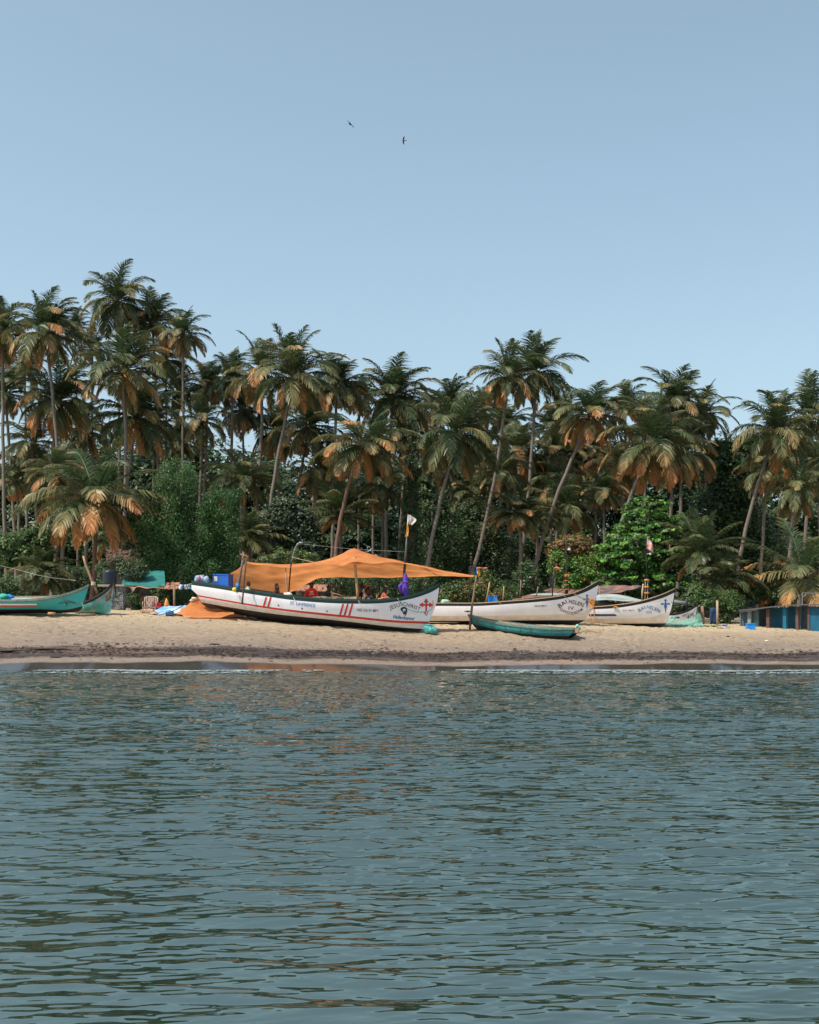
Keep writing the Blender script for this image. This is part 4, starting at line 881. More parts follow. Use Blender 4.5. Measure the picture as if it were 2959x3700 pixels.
mb = MB(); mb.tube([P(x, y, 48.3) for x, y in ((1456,2165),(1461,2090),(1466,2020),(1468,2000))], .05, 8); mb.build('lower_pole', [mat('dark pole with rust', (.07,.035,.03), .7, c2=(.02,.02,.022), scale=9)], mast, smooth=True)
mb = MB(); mb.tube([P(x, y, 48.3) for x, y in ((1467,2010),(1470,1960),(1472,1930),(1476,1858))], [.035,.03,.02,.014], 8); mb.build('upper_pole', [M_METAL], mast, smooth=True)
def flag(name, label, poly, Y, m, seed=0, group=None, cat='flag'):
    """rippled cloth with real thickness filling a px outline given as left edge points and right edge points"""
    lft, rgt = poly; a = herm(lft, 9); b = herm(rgt, 9); rows = []
    for i in range(9):
        row = []
        for j in range(9):
            t = j/8; x, y = a[i]*(1-t)+b[i]*t; row.append(P(x, y, Y+.05*math.sin(t*7+i*.5+seed)*t))
        rows.append(row)
    mb = MB(); mb.grid(rows); o = mb.build(name, [m], smooth=True, label=label, cat=cat, group=group); md = o.modifiers.new('t', 'SOLIDIFY'); md.thickness = .006; return o
flag('flag', 'small white flag flying at the top of the mast over the awning', ([(1475.5,1859),(1475,1876),(1474,1892)], [(1480,1861),(1503,1879),(1488,1898)]), 48.3, mat('white flag cloth', (.58,.55,.52), .8, c2=(.42,.35,.33), scale=4), 1)
flag('pennant', 'narrow orange pennant hanging on the mast under the white flag', ([(1472,1893),(1472,1915),(1464,1942)], [(1477,1893),(1478,1915),(1477,1938)]), 48.28, mat('orange flag cloth', (.75,.33,.05), .8), 2, cat='pennant')
mb = MB(); prof = [(1466,2072,4),(1466,2082,7),(1467,2096,9),(1466,2108,7.5),(1466,2116,10),(1467,2130,11),(1468,2142,10),(1470,2154,7)]
rows = []
for x, y, r in prof:
    c = P(x, y, 48.1); row = []
    for k in range(17): a = 2*math.pi*k/16; rad = r*48.1/F*(1+.18*math.sin(a*5+y*.2)); row.append(c+Vector((math.cos(a)*rad, math.sin(a)*rad*.7, 0)))
    rows.append(row)
mb.grid(rows); M_PURP = mat('purple cloth', (.13,.06,.45), .7, c2=(.08,.035,.30), scale=5)
pc = mb.build('cloth', [M_PURP], smooth=True, label='purple cloth bundle tied around the mast at the bow', cat='cloth')
mb = MB(); mb.tube([P(1457,2105,47.9), P(1468,2102,47.9), P(1478,2107,47.9)], .05, 8); mb.tube([P(1456,2108,47.92), P(1446,2118,47.9), P(1449,2131,47.92), P(1451,2145,47.95)], [.05,.08,.07,.03], 8); mb.build('knot', [M_PURP], pc, smooth=True)
rope('cable', 'thin cable strung from the lamp pole to the flag mast', [P(1092,1966,48.9), P(1280,1984,48.6), P(1467,1994,48.3)], .006, M_METAL, cat='cable')
rope('cable', 'short cord from the lamp pole down to the awning', [P(1058,2014,48.85), P(1095,2023,48.8), P(1135,2031,48.8)], .009, M_ROPEW, cat='cable')
rope('rope', 'pale green mooring rope looped across the bow beside the red cross', [onto(bvM,1438,2163,.03), onto(bvM,1452,2180,.03), onto(bvM,1478,2202,.03), onto(bvM,1502,2211,.03), onto(bvM,1535,2211,.03), onto(bvM,1557,2203,.03)], .013, M_ROPEG)
rope('rope', 'short orange and white rope hanging at the stem of the awning boat', [onto(bvM,1562,2168,.03), onto(bvM,1562,2185,.03), onto(bvM,1557,2200,.03)], .014, M_ORANGE)
for (x, y, lb) in ((1300,2176,'pale rope end hanging over the green rim left of the purple cloth'), (1065,2165,'pale rope end hanging over the green rim above the word Lawrence')):
    rope('rope', lb, [onto(bvM,x-3,y-6,.03), onto(bvM,x-1,y,.03), onto(bvM,x+4,y+6,.03)], .014, M_ROPEW)
mb = MB(); c = P(848,2131,49.0); mb.ball(c, (.09,.06,.09), 8, 6, lump=.4); mb.build('cloth', [mat('yellow cloth', (.75,.6,.05), .8)], smooth=True, label='small yellow rag knotted on the green rim near the stern', cat='cloth')
mb = MB(); mb.ball(P(1042,2150,48.6), (.17,.08,.11), 12, 8, lump=.5, seed=3); mb.build('cloth', [M_WHITED], smooth=True, label='white cloth crumpled on the rim at the foot of the lamp pole', cat='cloth')
# things carried on the boat
def crate(name, label, x0, x1, y0, y1, Y, d, m, poster=False, lid=True, group=None, rot=0.0, cat='crate'):
    a = P(x0, y1, Y); b = P(x1, y0, Y); w_ = b.x-a.x; h = b.z-a.z; root = empty(name, label, cat, ((a.x+b.x)/2, Y+d/2, a.z), group); c = Vector(((a.x+b.x)/2, Y+d/2, a.z+h/2))
    M3 = Matrix.Rotation(rot, 3, 'Z'); mb = MB()
    for s_, q in (((w_*.94, .02, h*.94), (0, -d/2*.96, 0)), ((w_*.94, .02, h*.94), (0, d/2*.96, 0)), ((.02, d*.94, h*.94), (-w_/2*.96, 0, 0)), ((.02, d*.94, h*.94), (w_/2*.96, 0, 0)), ((w_*.9, d*.9, .02), (0, 0, -h*.46))):
        mb.box(c+M3@Vector(q), s_, rot=M3)
    for sx in (-1, 1):
        for sy in (-1, 1): mb.box(c+M3@Vector((sx*w_*.485, sy*d*.485, 0)), (.035, .035, h), rot=M3)
    mb.build('box', [m], root)
    mb = MB()
    for sx, sy, L2 in ((0, -1, w_), (0, 1, w_), (-1, 0, d), (1, 0, d)):
        mb.box(c+M3@Vector((sx*w_/2, sy*d/2, h*.47)), (L2+.03 if sy else .04, .04 if sy else L2+.03, .045), rot=M3)
    if lid: mb.box(c+Vector((0, 0, h*.485)), (w_*.97, d*.97, .018), rot=M3)
    mb.build('rim', [m], root)
    if poster:
        mb = MB(); mb.box(c+M3@Vector((0, -d/2-.014, h*.08)), (w_*.62, .006, h*.42), rot=M3); mb.build('sticker', [mat('white sticker', (.75,.73,.66), .6, c2=(.35,.33,.3), scale=12)], root)
    return root
M_BLUEPL = mat('blue plastic', (.015,.13,.55), .35, c2=(.012,.10,.45), scale=2, spec=.5)
M_BLUEPL2 = mat('bright blue plastic', (.02,.28,.75), .4, c2=(.02,.22,.62), scale=2)
crate('tank', 'blue plastic box with a white sticker, the left one on the stern deck', 771, 790, 2074, 2116, 49.8, .42, M_BLUEPL, True, cat='box')
crate('tank', 'wide blue plastic box right beside the one with the sticker', 793, 832, 2075, 2124, 49.7, .5, M_BLUEPL, cat='box', rot=-.25)
mb = MB()
for k, (x, y, r) in enumerate(((716,2094,.15),(730,2092,.17))): mb.ball(P(x, y, 50.4), (r, .14, .17), 10, 8, lump=.25, seed=k)
b1 = mb.build('bag', [mat('striped bag', (.45,.5,.6), .7, c2=(.05,.15,.35), scale=7, contrast=.95, stretch=(3,1,.4))], smooth=True, label='blue and white striped bag piled on the stern corner', cat='bag')
mb = MB(); mb.ball(P(722,2092,50.2), (.05,.04,.14), 8, 6); mb.build('strap', [M_REDP], b1, smooth=True)
mb = MB(); mb.ball(P(747,2095,50.3), (.12,.12,.15), 10, 8, lump=.3, seed=8); mb.build('bag', [mat('grey bag', (.5,.53,.5), .7, c2=(.2,.28,.35), scale=8, contrast=.9)], smooth=True, label='pale grey bag between the striped bag and the blue boxes', cat='bag')
mb = MB(); mb.box(P(757,2110,50.2), (.55,.4,.05)); mb.build('mat', [M_BLUEPL2], label='folded bright blue mat sticking out on the stern deck', cat='mat')
def netpile(name, label, pts, m, seed, cat='net', r=(.2,.2,.12), group=None, kind=None, sub=2):
    """heap of net: lumpy skin of many loose strands"""
    rs = random.Random(seed); mb = MB()
    for (x, y, Y, sx, sz) in pts:
        c = P(x, y, Y); mb.ball(c, (sx*.92, sx*.6, sz*.9), 14, 9, lump=.45, seed=seed+x)
        for k in range(26):
            a = rs.uniform(0, 6.28); b_ = rs.uniform(-.2, 1.3); q = []
            for j in range(5): a += rs.uniform(-.1, .5); b_ += rs.uniform(-.3, .3); q.append(c+Vector((math.cos(a)*math.cos(b_)*sx, math.sin(a)*math.cos(b_)*sx*.65, abs(math.sin(b_))*sz))*rs.uniform(.96, 1.12))
            q = [c+(v-c) for v in q]; mb.tube(q, .011, 4)
    return mb.build(name, [m], smooth=True, label=label, cat=cat, group=group)
netpile('fishing_net', 'heaped tan fishing net along the rim in front of the crew', [(x, 2166+rr.uniform(-2,1), 48.75+rr.uniform(-.1,.2), .28, .09) for x in range(1150, 1292, 17)], mat('tan net', (.36,.30,.22), .9, c2=(.18,.16,.13), scale=30), 4)
netpile('fishing_net', 'small heap of teal netting at the foot of the awning boat bow', [(1548,2275,48.1,.24,.20),(1562,2278,48.0,.20,.14)], mat('teal net', (.12,.42,.40), .9, c2=(.08,.28,.28), scale=30, contrast=.8), 5)
# slats and oars lying over the rim
pole('board', 'pale curved plank resting on the rim near the purple cloth', 'plank', [(1362,2168),(1385,2161),(1402,2158),(1412,2164)], 48.2, .028, M_RAILW)
pole('board', 'thin brown stick propped among the crew right of the red shirt', 'stick', [(1196,2160),(1204,2143),(1222,2148),(1245,2156)], 48.6, .018, M_BAMBOO)
# ---------------------------------------------------------------- people
M_EYE = mat('eye', (.02,.02,.02), .3)
def skinmesh(nodes, edges, root=0, sub=1):
    me = bpy.data.meshes.new('b'); me.from_pydata([n[0] for n in nodes], edges, []); o = bpy.data.objects.new('b', me); COL.objects.link(o)
    o.modifiers.new('s', 'SKIN'); md = o.modifiers.new('u', 'SUBSURF'); md.levels = md.render_levels = sub
    for i, n in enumerate(nodes):
        r = n[1]; me.skin_vertices[0].data[i].radius = (r, r) if not hasattr(r, '__len__') else r
    me.skin_vertices[0].data[root].use_root = True
    dg = bpy.context.evaluated_depsgraph_get(); dg.update(); ev = o.evaluated_get(dg).to_mesh()
    V = [v.co.copy() for v in ev.vertices]; N = [v.normal.copy() for v in ev.vertices]; Fc = [tuple(p.vertices) for p in ev.polygons]
    bpy.data.objects.remove(o); bpy.data.meshes.remove(me); return V, N, Fc
def person(label, x, ytop, Y, face, shirt=None, skin=(.10,.055,.035), lean=(0, 0), arms=None, sit=True, hair=(.012,.010,.010), cap=None, vest=False, sc=1.0, trousers=(.05,.06,.09), look=0.0):
    """face: yaw in degrees, 0 looks to +x (right in the photo), -90 looks at the camera; built facing +x and turned"""
    top = P(x, ytop, Y); lx, ly = lean
    nodes = []; edges = []
    def nd(p, r, par=None): nodes.append((Vector(p), r)); k = len(nodes)-1; (edges.append((par, k)) if par is not None else None); return k
    pel = nd((0, 0, 0), (.115, .15)); w1 = nd((lx*.2, ly*.2, .14), (.10, .135), pel); ch = nd((lx*.55, ly*.55, .32), (.105, .155), w1); nb = nd((lx*.85, ly*.85, .46), (.06, .085), ch)
    nk = nd((lx*.95+.01, ly*.95, .53), (.05, .05), nb); hl = nd((lx+.025, ly, .60), (.07, .062), nk); hm = nd((lx+.02, ly, .68), (.092, .075), hl); ht = nd((lx+.005, ly, .755), (.062, .055), hm)
    ns = nd((lx+.118, ly, .645), (.014, .014), hl)
    ar = arms or (((.10, 0, .20), (.32, -.02, .12)), ((.10, 0, .20), (.32, .02, .12)))
    for s, (el, wr) in zip((-1, 1), ar):
        sh = nd((lx*.78, ly*.78+s*.165, .425), (.052, .052), nb)
        e = nd((lx*.78+el[0], ly*.78+s*(.23+abs(el[1])), el[2]), (.038, .038), sh); wv = Vector((lx*.78+wr[0], ly*.78+s*(.16)+wr[1], wr[2]))
        wd = (wv-nodes[e][0]).normalized(); w_ = nd(wv, (.026, .026), e); hp = nd(wv+wd*.05, (.034, .018), w_)
        side = wd.cross(Vector((0, 0, 1))).normalized(); dn = Vector((0, 0, -1))
        for k, ln in enumerate((.070, .078, .072, .058)):
            o_ = side*(k-1.5)*.019; a = nd(wv+wd*.09+o_, (.0095, .0095), hp); b_ = nd(wv+wd*(.09+ln*.6)+o_+dn*.012, (.0085, .0085), a); nd(wv+wd*(.09+ln)+o_+dn*.034, (.007, .007), b_)
        a = nd(wv+wd*.045+side*s*-.042+dn*.012, (.010, .010), hp); nd(wv+wd*.075+side*s*-.055+dn*.03, (.008, .008), a)
    for s in (-1, 1):
        hp = nd((.02, s*.085, -.04), (.085, .085), pel)
        if sit: kn = nd((.42, s*.13, .02), (.058, .058), hp); an = nd((.44, s*.13, -.38), (.036, .036), kn); nd((.56, s*.14, -.44), (.034, .026), an)
        else: kn = nd((.03, s*.10, -.44), (.056, .056), hp); an = nd((0, s*.10, -.84), (.036, .036), kn); nd((.14, s*.11, -.88), (.034, .026), an)
    V, N, Fc = skinmesh(nodes, edges, 0, 1)
    off = Vector((top.x, top.y, top.z))-Matrix.Rotation(R(face), 3, 'Z')@Vector((lx, ly, .80))*sc
    M3 = Matrix.Rotation(R(face), 3, 'Z'); T = lambda v: M3@v*sc+off
    root = empty('person', label, 'person', tuple(T(Vector((0, 0, -.4 if sit else -.88)))), None)
    tone = mat('skin', skin, .5, c2=tuple(c*.8 for c in skin), scale=8)
    mb = MB(); mb.add([T(v) for v in V], Fc); mb.build('body', [tone], root, smooth=True)
    chp = nodes[ch][0]
    def piece(name, test, infl, m):
        use = [f for f in Fc if test(sum((V[i] for i in f), Vector())/len(f))]
        if not use: return
        ids = sorted(set(i for f in use for i in f)); mp = {k: i for i, k in enumerate(ids)}
        mb = MB(); mb.add([T(V[k]+N[k]*infl) for k in ids], [tuple(mp[i] for i in f) for f in use]); mb.build(name, [m], root, smooth=True)
    segs = [(nodes[a][0], nodes[b][0], b) for a, b in edges]
    def nearest(c):
        best = None; bd = 9
        for a, b_, k in segs:
            ab = b_-a; t = max(0, min(1, (c-a).dot(ab)/max(ab.length_squared, 1e-9))); d = (c-a-ab*t).length
            if d < bd: bd = d; best = (k, t)
        return best
    upper = {w1, ch, nb}; arm_up = set()
    for a, b_ in edges:
        if a == nb and b_ != nk: arm_up.add(b_); arm_up |= {q for p_, q in edges if p_ == b_}
    head = {hl, hm, ht}
    if shirt is not None:
        m_ = mat('shirt', shirt, .85, c2=tuple(c*.75 for c in shirt), scale=10)
        def ts(c):
            k, t = nearest(c)
            if vest: return k in upper and abs(c.y-ly*.7) < .15 and c.z < .46
            return k in upper or (k in arm_up) 
        piece('shirt', ts, .016, m_)
    legs = set(); 
    for a, b_ in edges:
        if a == pel and b_ != w1: legs.add(b_); legs |= {q for p_, q in edges if p_ == b_}
    piece('shorts', lambda c: nearest(c)[0] in legs or c.z < .03 and nearest(c)[0] in (w1,), .018, mat('shorts cloth', trousers, .85))
    hm3 = nodes[hm][0]
    if cap is None:
        piece('hair', lambda c: nearest(c)[0] in head and (c.z-hm3.z > .035 or (c.x-hm3.x < -.015 and c.z-hm3.z > -.06)), .016, mat('hair', hair, .7))
    else:
        piece('hair', lambda c: nearest(c)[0] in head and (c.x-hm3.x < -.02 and -.06 < c.z-hm3.z < .03), .012, mat('hair', hair, .7))
        cm = mat('cap cloth', cap, .8); piece('cap', lambda c: nearest(c)[0] in head and c.z-hm3.z > .015, .024, cm)
        mb = MB(); mb.ball(T(Vector((hm3.x+.105, hm3.y, hm3.z+.045))), (.065*sc, .055*sc, .010), 10, 6, rot=M3); mb.build('cap_brim', [cm], root, smooth=True)
    for s in (-1, 1):
        mb = MB(); mb.ball(T(Vector((hm3.x+.082, hm3.y+s*.030, hm3.z-.010))), .012*sc, 8, 6); mb.build('eye', [M_EYE], root, smooth=True)
        mb = MB(); mb.ball(T(Vector((hm3.x-.005, hm3.y+s*.080, hm3.z-.025))), (.018*sc, .012*sc, .03*sc), 8, 6, rot=M3); mb.build('ear', [tone], root, smooth=True)
    mb = MB(); mb.ball(T(Vector((hm3.x+.078, hm3.y, hm3.z-.078))), (.012*sc, .026*sc, .008*sc), 8, 5, rot=M3); mb.build('mouth', [mat('lips', (.14,.05,.04), .5)], root, smooth=True)
    return root
def bY(x): return 50.6+(48.2-50.6)*(x-693)/(1588-693)
person('man in a pale green shirt standing near the stern before the awning, facing right', 897, 2096, bY(897), 10, shirt=(.35,.5,.38), sit=False, lean=(.03, 0))
person('grey haired man sitting behind the one in the grey cap', 999, 2103, bY(1000)+.3, -20, shirt=(.45,.25,.18), hair=(.25,.24,.24))
person('man in a grey peaked cap facing right, left of the lamp pole', 1001, 2114, bY(1000)-.25, 0, shirt=(.04,.045,.055), cap=(.18,.16,.17), lean=(.02, 0))
rp = person('man in a bright red football shirt facing the water, right of the lamp pole', 1127, 2101, bY(1127)-.05, -92, shirt=(.60,.035,.02), skin=(.05,.025,.02), sit=False, arms=(((.02,.03,.18),(.10,.0,.0)),((.02,.03,.18),(.10,.0,.0))))
mb = MB(); q = P(1127,2139,bY(1127)-.24); mb.box(q, (.13,.012,.035)); mb.box(q+Vector((.02,0,-.09)), (.20,.012,.016)); mb.build('shirt_print', [M_WHITED], rp)
person('dark shirted man bending to the right over the nets beside the red shirt', 1187, 2110, bY(1187)+.1, 15, shirt=(.03,.025,.03), lean=(.12, 0), skin=(.06,.035,.025))
person('bare chested man leaning left toward the bending man', 1232, 2112, bY(1230), 185, lean=(-.10, 0), skin=(.055,.030,.022))
person('bare chested man seated directly right of the tall bamboo prop, knees to the left', 1305, 2105, bY(1305)+.15, 175, lean=(.02, 0), skin=(.07,.038,.026), arms=(((.16,0,.16),(.36,-.02,.06)),((.14,0,.16),(.34,.02,.04))))
person('person wearing a red cap behind the seated men', 1333, 2111, bY(1333)+.45, 160, shirt=(.10,.06,.05), cap=(.65,.07,.04), skin=(.05,.03,.02))
person('man in a white sleeveless vest with curly dark hair bowed to the left', 1320, 2122, bY(1320)-.35, 180, shirt=(.72,.74,.76), vest=True, lean=(.10, 0), skin=(.16,.085,.055))
person('man in a dark grey shirt close right of the white vest', 1346, 2126, bY(1346)-.05, 150, shirt=(.05,.055,.07), skin=(.05,.03,.02))
person('dark skinned man in a bright yellow vest', 1370, 2110, bY(1370), 190, shirt=(.72,.66,.02), vest=True, skin=(.04,.024,.018))
person('man in a dull red shirt stretching an arm right along the rim', 1391, 2117, bY(1391)-.1, 5, shirt=(.42,.09,.06), lean=(.06, 0), skin=(.05,.03,.02), arms=(((.16,0,.24),(.40,-.02,.14)),((.16,0,.20),(.38,.02,.10))))

# ---------------------------------------------------------------- things on and around the other boats
pole('mast', 'thick black mast wrapped with cords standing in the boat marked IV', 'mast', [(2046,2156),(2046,2110),(2045,2060),(2044.5,1990),(2044,1966)], 52.4, [.075,.07,.035,.025,.012], M_DARK)
mb = MB()
for y in (2080, 2102, 2118, 2134): mb.tube([P(2046+.3*math.cos(a)*0, y, 52.4)+Vector((math.cos(a)*.082, math.sin(a)*.082, .01*a)) for a in [k*.6 for k in range(12)]], .014, 5)
mb.build('cord', [M_ORANGE], bpy.data.objects['mast.001'] if 'mast.001' in bpy.data.objects else bpy.data.objects['mast'], smooth=True)
def swatch(x, y, w_, h, Y, m, name, label, cat='rag', rot=0.3):
    mb = MB(); c = P(x, y, Y); rows = []
    for i in range(6): rows.append([c+Vector(((j/6-.5)*w_+.02*math.sin(i*2), .03*math.sin(j*1.7+i), (.5-i/5)*h+rot*w_*(j/6-.5)*math.sin(j+1))) for j in range(7)])
    mb.grid(rows); o = mb.build(name, [m], smooth=True, label=label, cat=cat); md = o.modifiers.new('t', 'SOLIDIFY'); md.thickness = .012; return o
M_ORAG = mat('orange rag', (.68,.22,.09), .85, c2=(.5,.16,.08), scale=9)
swatch(2048, 2080, .20, .07, 52.3, M_ORAG, 'rag', 'orange rag tied round the black mast of boat IV')
mb = MB(); mb.box(P(2055,1984,52.4), (.10,.05,.10)); mb.tube([P(2045,1986,52.4), P(2055,1984,52.4)], .012, 5); mb.build('sensor_box', [M_WHITED], label='small white box fixed high beside the black mast', cat='box')
pl2 = pole('lamp_pole', 'slim dark pole with a drooping orange tip left of the black mast', 'pole', [(1994,2158),(1997,2100),(2000,2054)], 52.6, .028, M_DARK)
mb = MB(); mb.tube([P(2000,2054,52.6), P(2008,2050,52.6), P(2018,2055,52.6), P(2024,2061,52.6)], [.02,.04,.06,.02], 7); mb.build('pole_tip', [M_ORAG], pl2, smooth=True)
pg = 'bare poles standing in boat IV'
for (a, b, Y, r, lb) in (((1753,2181),(1768,2104),52.6,.035,'leaning bamboo stake left of the blue crate'), ((1815,2176),(1819,2118),52.9,.028,'grey stake just right of the blue crate'), ((1876,2160),(1881,2096),53.0,.026,'pinkish upright stake right of the grey one'), ((1935,2158),(1943,2120),53.0,.026,'short leaning stake before the rusty roof')):
    mb = MB(); mb.tube([P(*a, Y), P((a[0]+b[0])/2+1, (a[1]+b[1])/2, Y), P(*b, Y)], r, 7); mb.build('stake', [M_BAMBOO if Y < 53 else M_WOOD], smooth=True, label=lb, cat='stake', group=pg)
crate('crate', 'bright blue plastic crate inside boat IV, behind its black rim', 1764, 1794, 2152, 2179, 52.7, .38, M_BLUEPL2)
mb = MB(); mb.ball(P(1608,2176,52.6), (.21,.16,.12), 14, 9, lump=.35, seed=2); mb.build('sack', [mat('pale green sack', (.34,.55,.40), .8, c2=(.22,.4,.3), scale=6)], smooth=True, label='pale green sack lying on the rim beside the awning boat bow', cat='sack')
pole('oar', 'long pale oar laid along the rim of boat IV toward its bow', 'oar', [(1860,2172),(1950,2165),(2020,2154),(2050,2148)], 51.9, .03, M_RAILW)
pole('oar', 'second pale oar lying just above the longer one on boat IV', 'oar', [(1850,2168),(1930,2159),(2000,2154)], 52.8, .035, M_WOOD)
rope('rope', 'pale mooring rope stretched over the bow of boat IV to its stem', [onto(bv4,2072,2145,.03), onto(bv4,2095,2158,.03), onto(bv4,2118,2168,.03), onto(bv4,2134,2170,.03)], .014, M_RAILW)
rope('rope', 'thin slack line drooping across the lettering of boat IV', [onto(bv4,2038,2155,.03), onto(bv4,2062,2172,.03), onto(bv4,2095,2180,.03), onto(bv4,2132,2180,.03)], .008, M_RAILW)
mb = MB()
for k in range(7): 
    a = rr.uniform(0, 6); c = P(2140+rr.uniform(-5,5), 2180+rr.uniform(-7,9), 51.2); mb.tube([c+Vector((.10*math.cos(t+a), .05*math.sin(t), .13*math.sin(t+a*.5))) for t in [j*.7 for j in range(10)]], .018, 5)
mb.tube([P(2141,2190,51.2), P(2133,2225,51.2), P(2135,2242,51.2), P(2143,2246,51.2), P(2148,2238,51.2), P(2144,2205,51.2), P(2142,2190,51.2)], .017, 6)
mb.tube([P(2143,2165,51.2), P(2145,2180,51.2), P(2146,2195,51.2)], .02, 6)
mb.build('rope', [M_ORANGE], smooth=True, label='orange rope knotted at the bow of boat IV with a long hanging loop', cat='rope')
# boat III gear
m3r = empty('mast', 'black mast bound with orange bands in the boat marked III', 'mast', tuple(P(2334,2172,53.0)))
mb = MB(); mb.tube([P(2334,2175,53), P(2335,2130,53), P(2336,2090,53)], .065, 8); mb.build('post', [M_DARK], m3r, smooth=True)
mb = MB(); mb.tube([P(2336,2095,53), P(2335,2040,53), P(2334,1985,53), P(2337,1938,53)], [.022,.018,.016,.012], 7); mb.build('thin_pole', [M_DARK], m3r, smooth=True)
for y in (2096, 2121, 2143, 2170):
    mb = MB(); mb.tube([P(2327,y,52.92), P(2335,y+1,52.9), P(2343,y-.5,52.92)], .035, 7); mb.build('band', [M_ORANGE], m3r, smooth=True)
for dx in (-4.5, 4.5): 
    mb = MB(); mb.tube([P(2334+dx,2170,52.93), P(2335+dx,2095,52.93)], .012, 5); mb.build('cord', [M_ROPEW], m3r)
mb = MB(); mb.tube([P(2319,2172,52.9), P(2320,2140,52.9), P(2323,2110,52.9)], [.03,.045,.03], 7); mb.build('plank', [M_RAILW], smooth=True, label='forked pale wooden prop left of the orange banded mast', cat='prop')
flag('flag', 'red and white flag hanging from the orange banded mast', ([(2338,1938),(2335,1960),(2335,1982)], [(2339,1940),(2358,1968),(2358,1998)]), 53.0, mat('red flag cloth', (.55,.06,.04), .8, c2=(.60,.50,.48), scale=3.2, contrast=.95), 3)
mb = MB(); mb.box(P(2348,2001,53), (.08,.05,.08)); mb.tube([P(2335,2002,53), P(2348,2001,53)], .01, 5); mb.build('sensor_box', [M_WHITED], label='small white box under the red and white flag', cat='box')
rope('rope', 'orange cord knotted on the rim of boat III', [onto(bv3,2215,2196,.04), onto(bv3,2222,2193,.05), onto(bv3,2232,2196,.04)], .02, M_ORANGE)
rope('rope', 'dark green cord hanging at the stem of boat III', [onto(bv3,2425,2166,.03), onto(bv3,2426,2180,.03), onto(bv3,2429,2188,.03)], .014, M_ROPEG)
# covered boat behind III
PC2 = Plane(2080, 59, 2330, 57)
hv, bvv, shv = hull('covered_boat', 'dark boat under a grey green sheet behind the boat marked III', PC2,
   [([(2130,2170),(2200,2184),(2290,2184),(2340,2160)],1,1,0),([(2132,2176),(2200,2192),(2290,2192),(2336,2170)],1,.9,0),([(2140,2200),(2200,2210),(2290,2210),(2325,2200)],.6,.5,0),([(2150,2212),(2200,2216),(2290,2216),(2315,2212)],.1,.1,0)], .9, [mat('dark boat paint', (.04,.045,.05), .6, c2=(.02,.022,.025), scale=5)], BF, n=24, group='wooden fishing boats drawn up on the beach')
M_GREY = mat('grey green sheet', (.34,.39,.37), .7, c2=(.22,.26,.26), scale=3, stretch=(.6,1,2))
cloth('tarpaulin', 'grey green sheet draped over the dark boat behind boat III', [([(2152,2162),(2180,2158),(2240,2162),(2315,2172)], 56.9, 56), ([(2150,2150),(2180,2148),(2215,2146),(2260,2153),(2318,2168)], 57.6, 56.8), ([(2150,2152),(2215,2149),(2260,2156),(2316,2170)], 59, 58)], cat='tarpaulin', m=M_GREY, n=30, k=5, wob=.06)
cloth('tarpaulin', 'grey green sheet skirt hanging loose on the near side of the dark boat', [([(2154,2161),(2200,2158),(2250,2162),(2312,2172)], 56.85, 55.9), ([(2150,2170),(2200,2169),(2250,2172),(2308,2172.5)], 56.8, 55.9)], cat='tarpaulin', m=M_GREY, n=30, k=4, wob=.06)
# shelter of brown and grey sheets over it
sh_ = empty('shelter', 'low shelter of patched brown and grey sheets on poles behind boat III', 'shelter', tuple(P(2250,2225,60)))
mR = mat('patched brown sheet', (.26,.13,.10), .85, c2=(.07,.065,.07), scale=2.5, contrast=.85, bump=.8, bscale=6, stretch=(.7,1,1.6))
cloth('roof_sheet', None, [([(2160,2148),(2200,2146),(2250,2138),(2300,2124)], 58.6, 58), ([(2152,2120),(2220,2114),(2270,2117),(2300,2113)], 61, 60), ([(2160,2122),(2300,2118)], 64, 63)], parent=sh_, cat=None, m=mR, n=36, k=6, wob=.2)
cloth('side_sheet', None, [([(2268,2140),(2290,2128),(2325,2120),(2350,2130)], 58.0, 57.6), ([(2296,2114),(2310,2117),(2345,2135),(2395,2162)], 59, 58), ([(2300,2116),(2345,2137),(2395,2165)], 62, 62)], parent=sh_, cat=None, m=mat('dark grey sheet', (.13,.13,.12), .8, c2=(.08,.08,.08), scale=3), n=30, k=6, wob=.12)
for x, y0, y1 in ((2166,2180,2120), (2256,2168,2135), (2378,2180,2160)):
    mb = MB(); mb.tube([P(x,y0+25,58.4), P(x+1,y1,58.4)], .04, 6); mb.build('post', [M_WOOD], sh_, smooth=True)
for q in [o for o in sh_.children if o.name.startswith(('roof_sheet','side_sheet'))]:
    if 'label' in q: del q['label']
# rusty tin roof shed behind IV
sd_ = empty('shed', 'low shed with a rusty corrugated roof behind boat IV', 'shed', tuple(P(2060,2225,62)))
mb = MB(); nx = 90; rows = []
for (x0, x1, y, Y) in ((1880,2150,2158,60.5), (2010,2150,2120,64.5), (2012,2150,2123,68)):
    rows.append([P(x0+(x1-x0)*k/nx, y, Y)+Vector((0,0,.03*math.sin(k*1.9))) for k in range(nx+1)])
mb.grid(rows); o = mb.build('roof', [mat('rusty corrugated iron', (.40,.25,.18), .8, c2=(.24,.13,.09), scale=3, contrast=.6, stretch=(1.2,.5,1))], sd_); md = o.modifiers.new('t', 'SOLIDIFY'); md.thickness = .02
mb = MB(); a = P(1890,2160,61); mb.box((px(2015,61.2), 61.2, 2.2), (3.3, .1, 1.2)); mb.build('wall', [mat('dark board wall', (.10,.09,.085), .9)], sd_)
mb = MB(); mb.ball(P(1985,2152,60), (.95,.5,.12), 16, 8, lump=.2, seed=3); mb.build('tarpaulin', [M_GREY], smooth=True, label='pale grey sheet folded under the edge of the rusty roof', cat='tarpaulin')
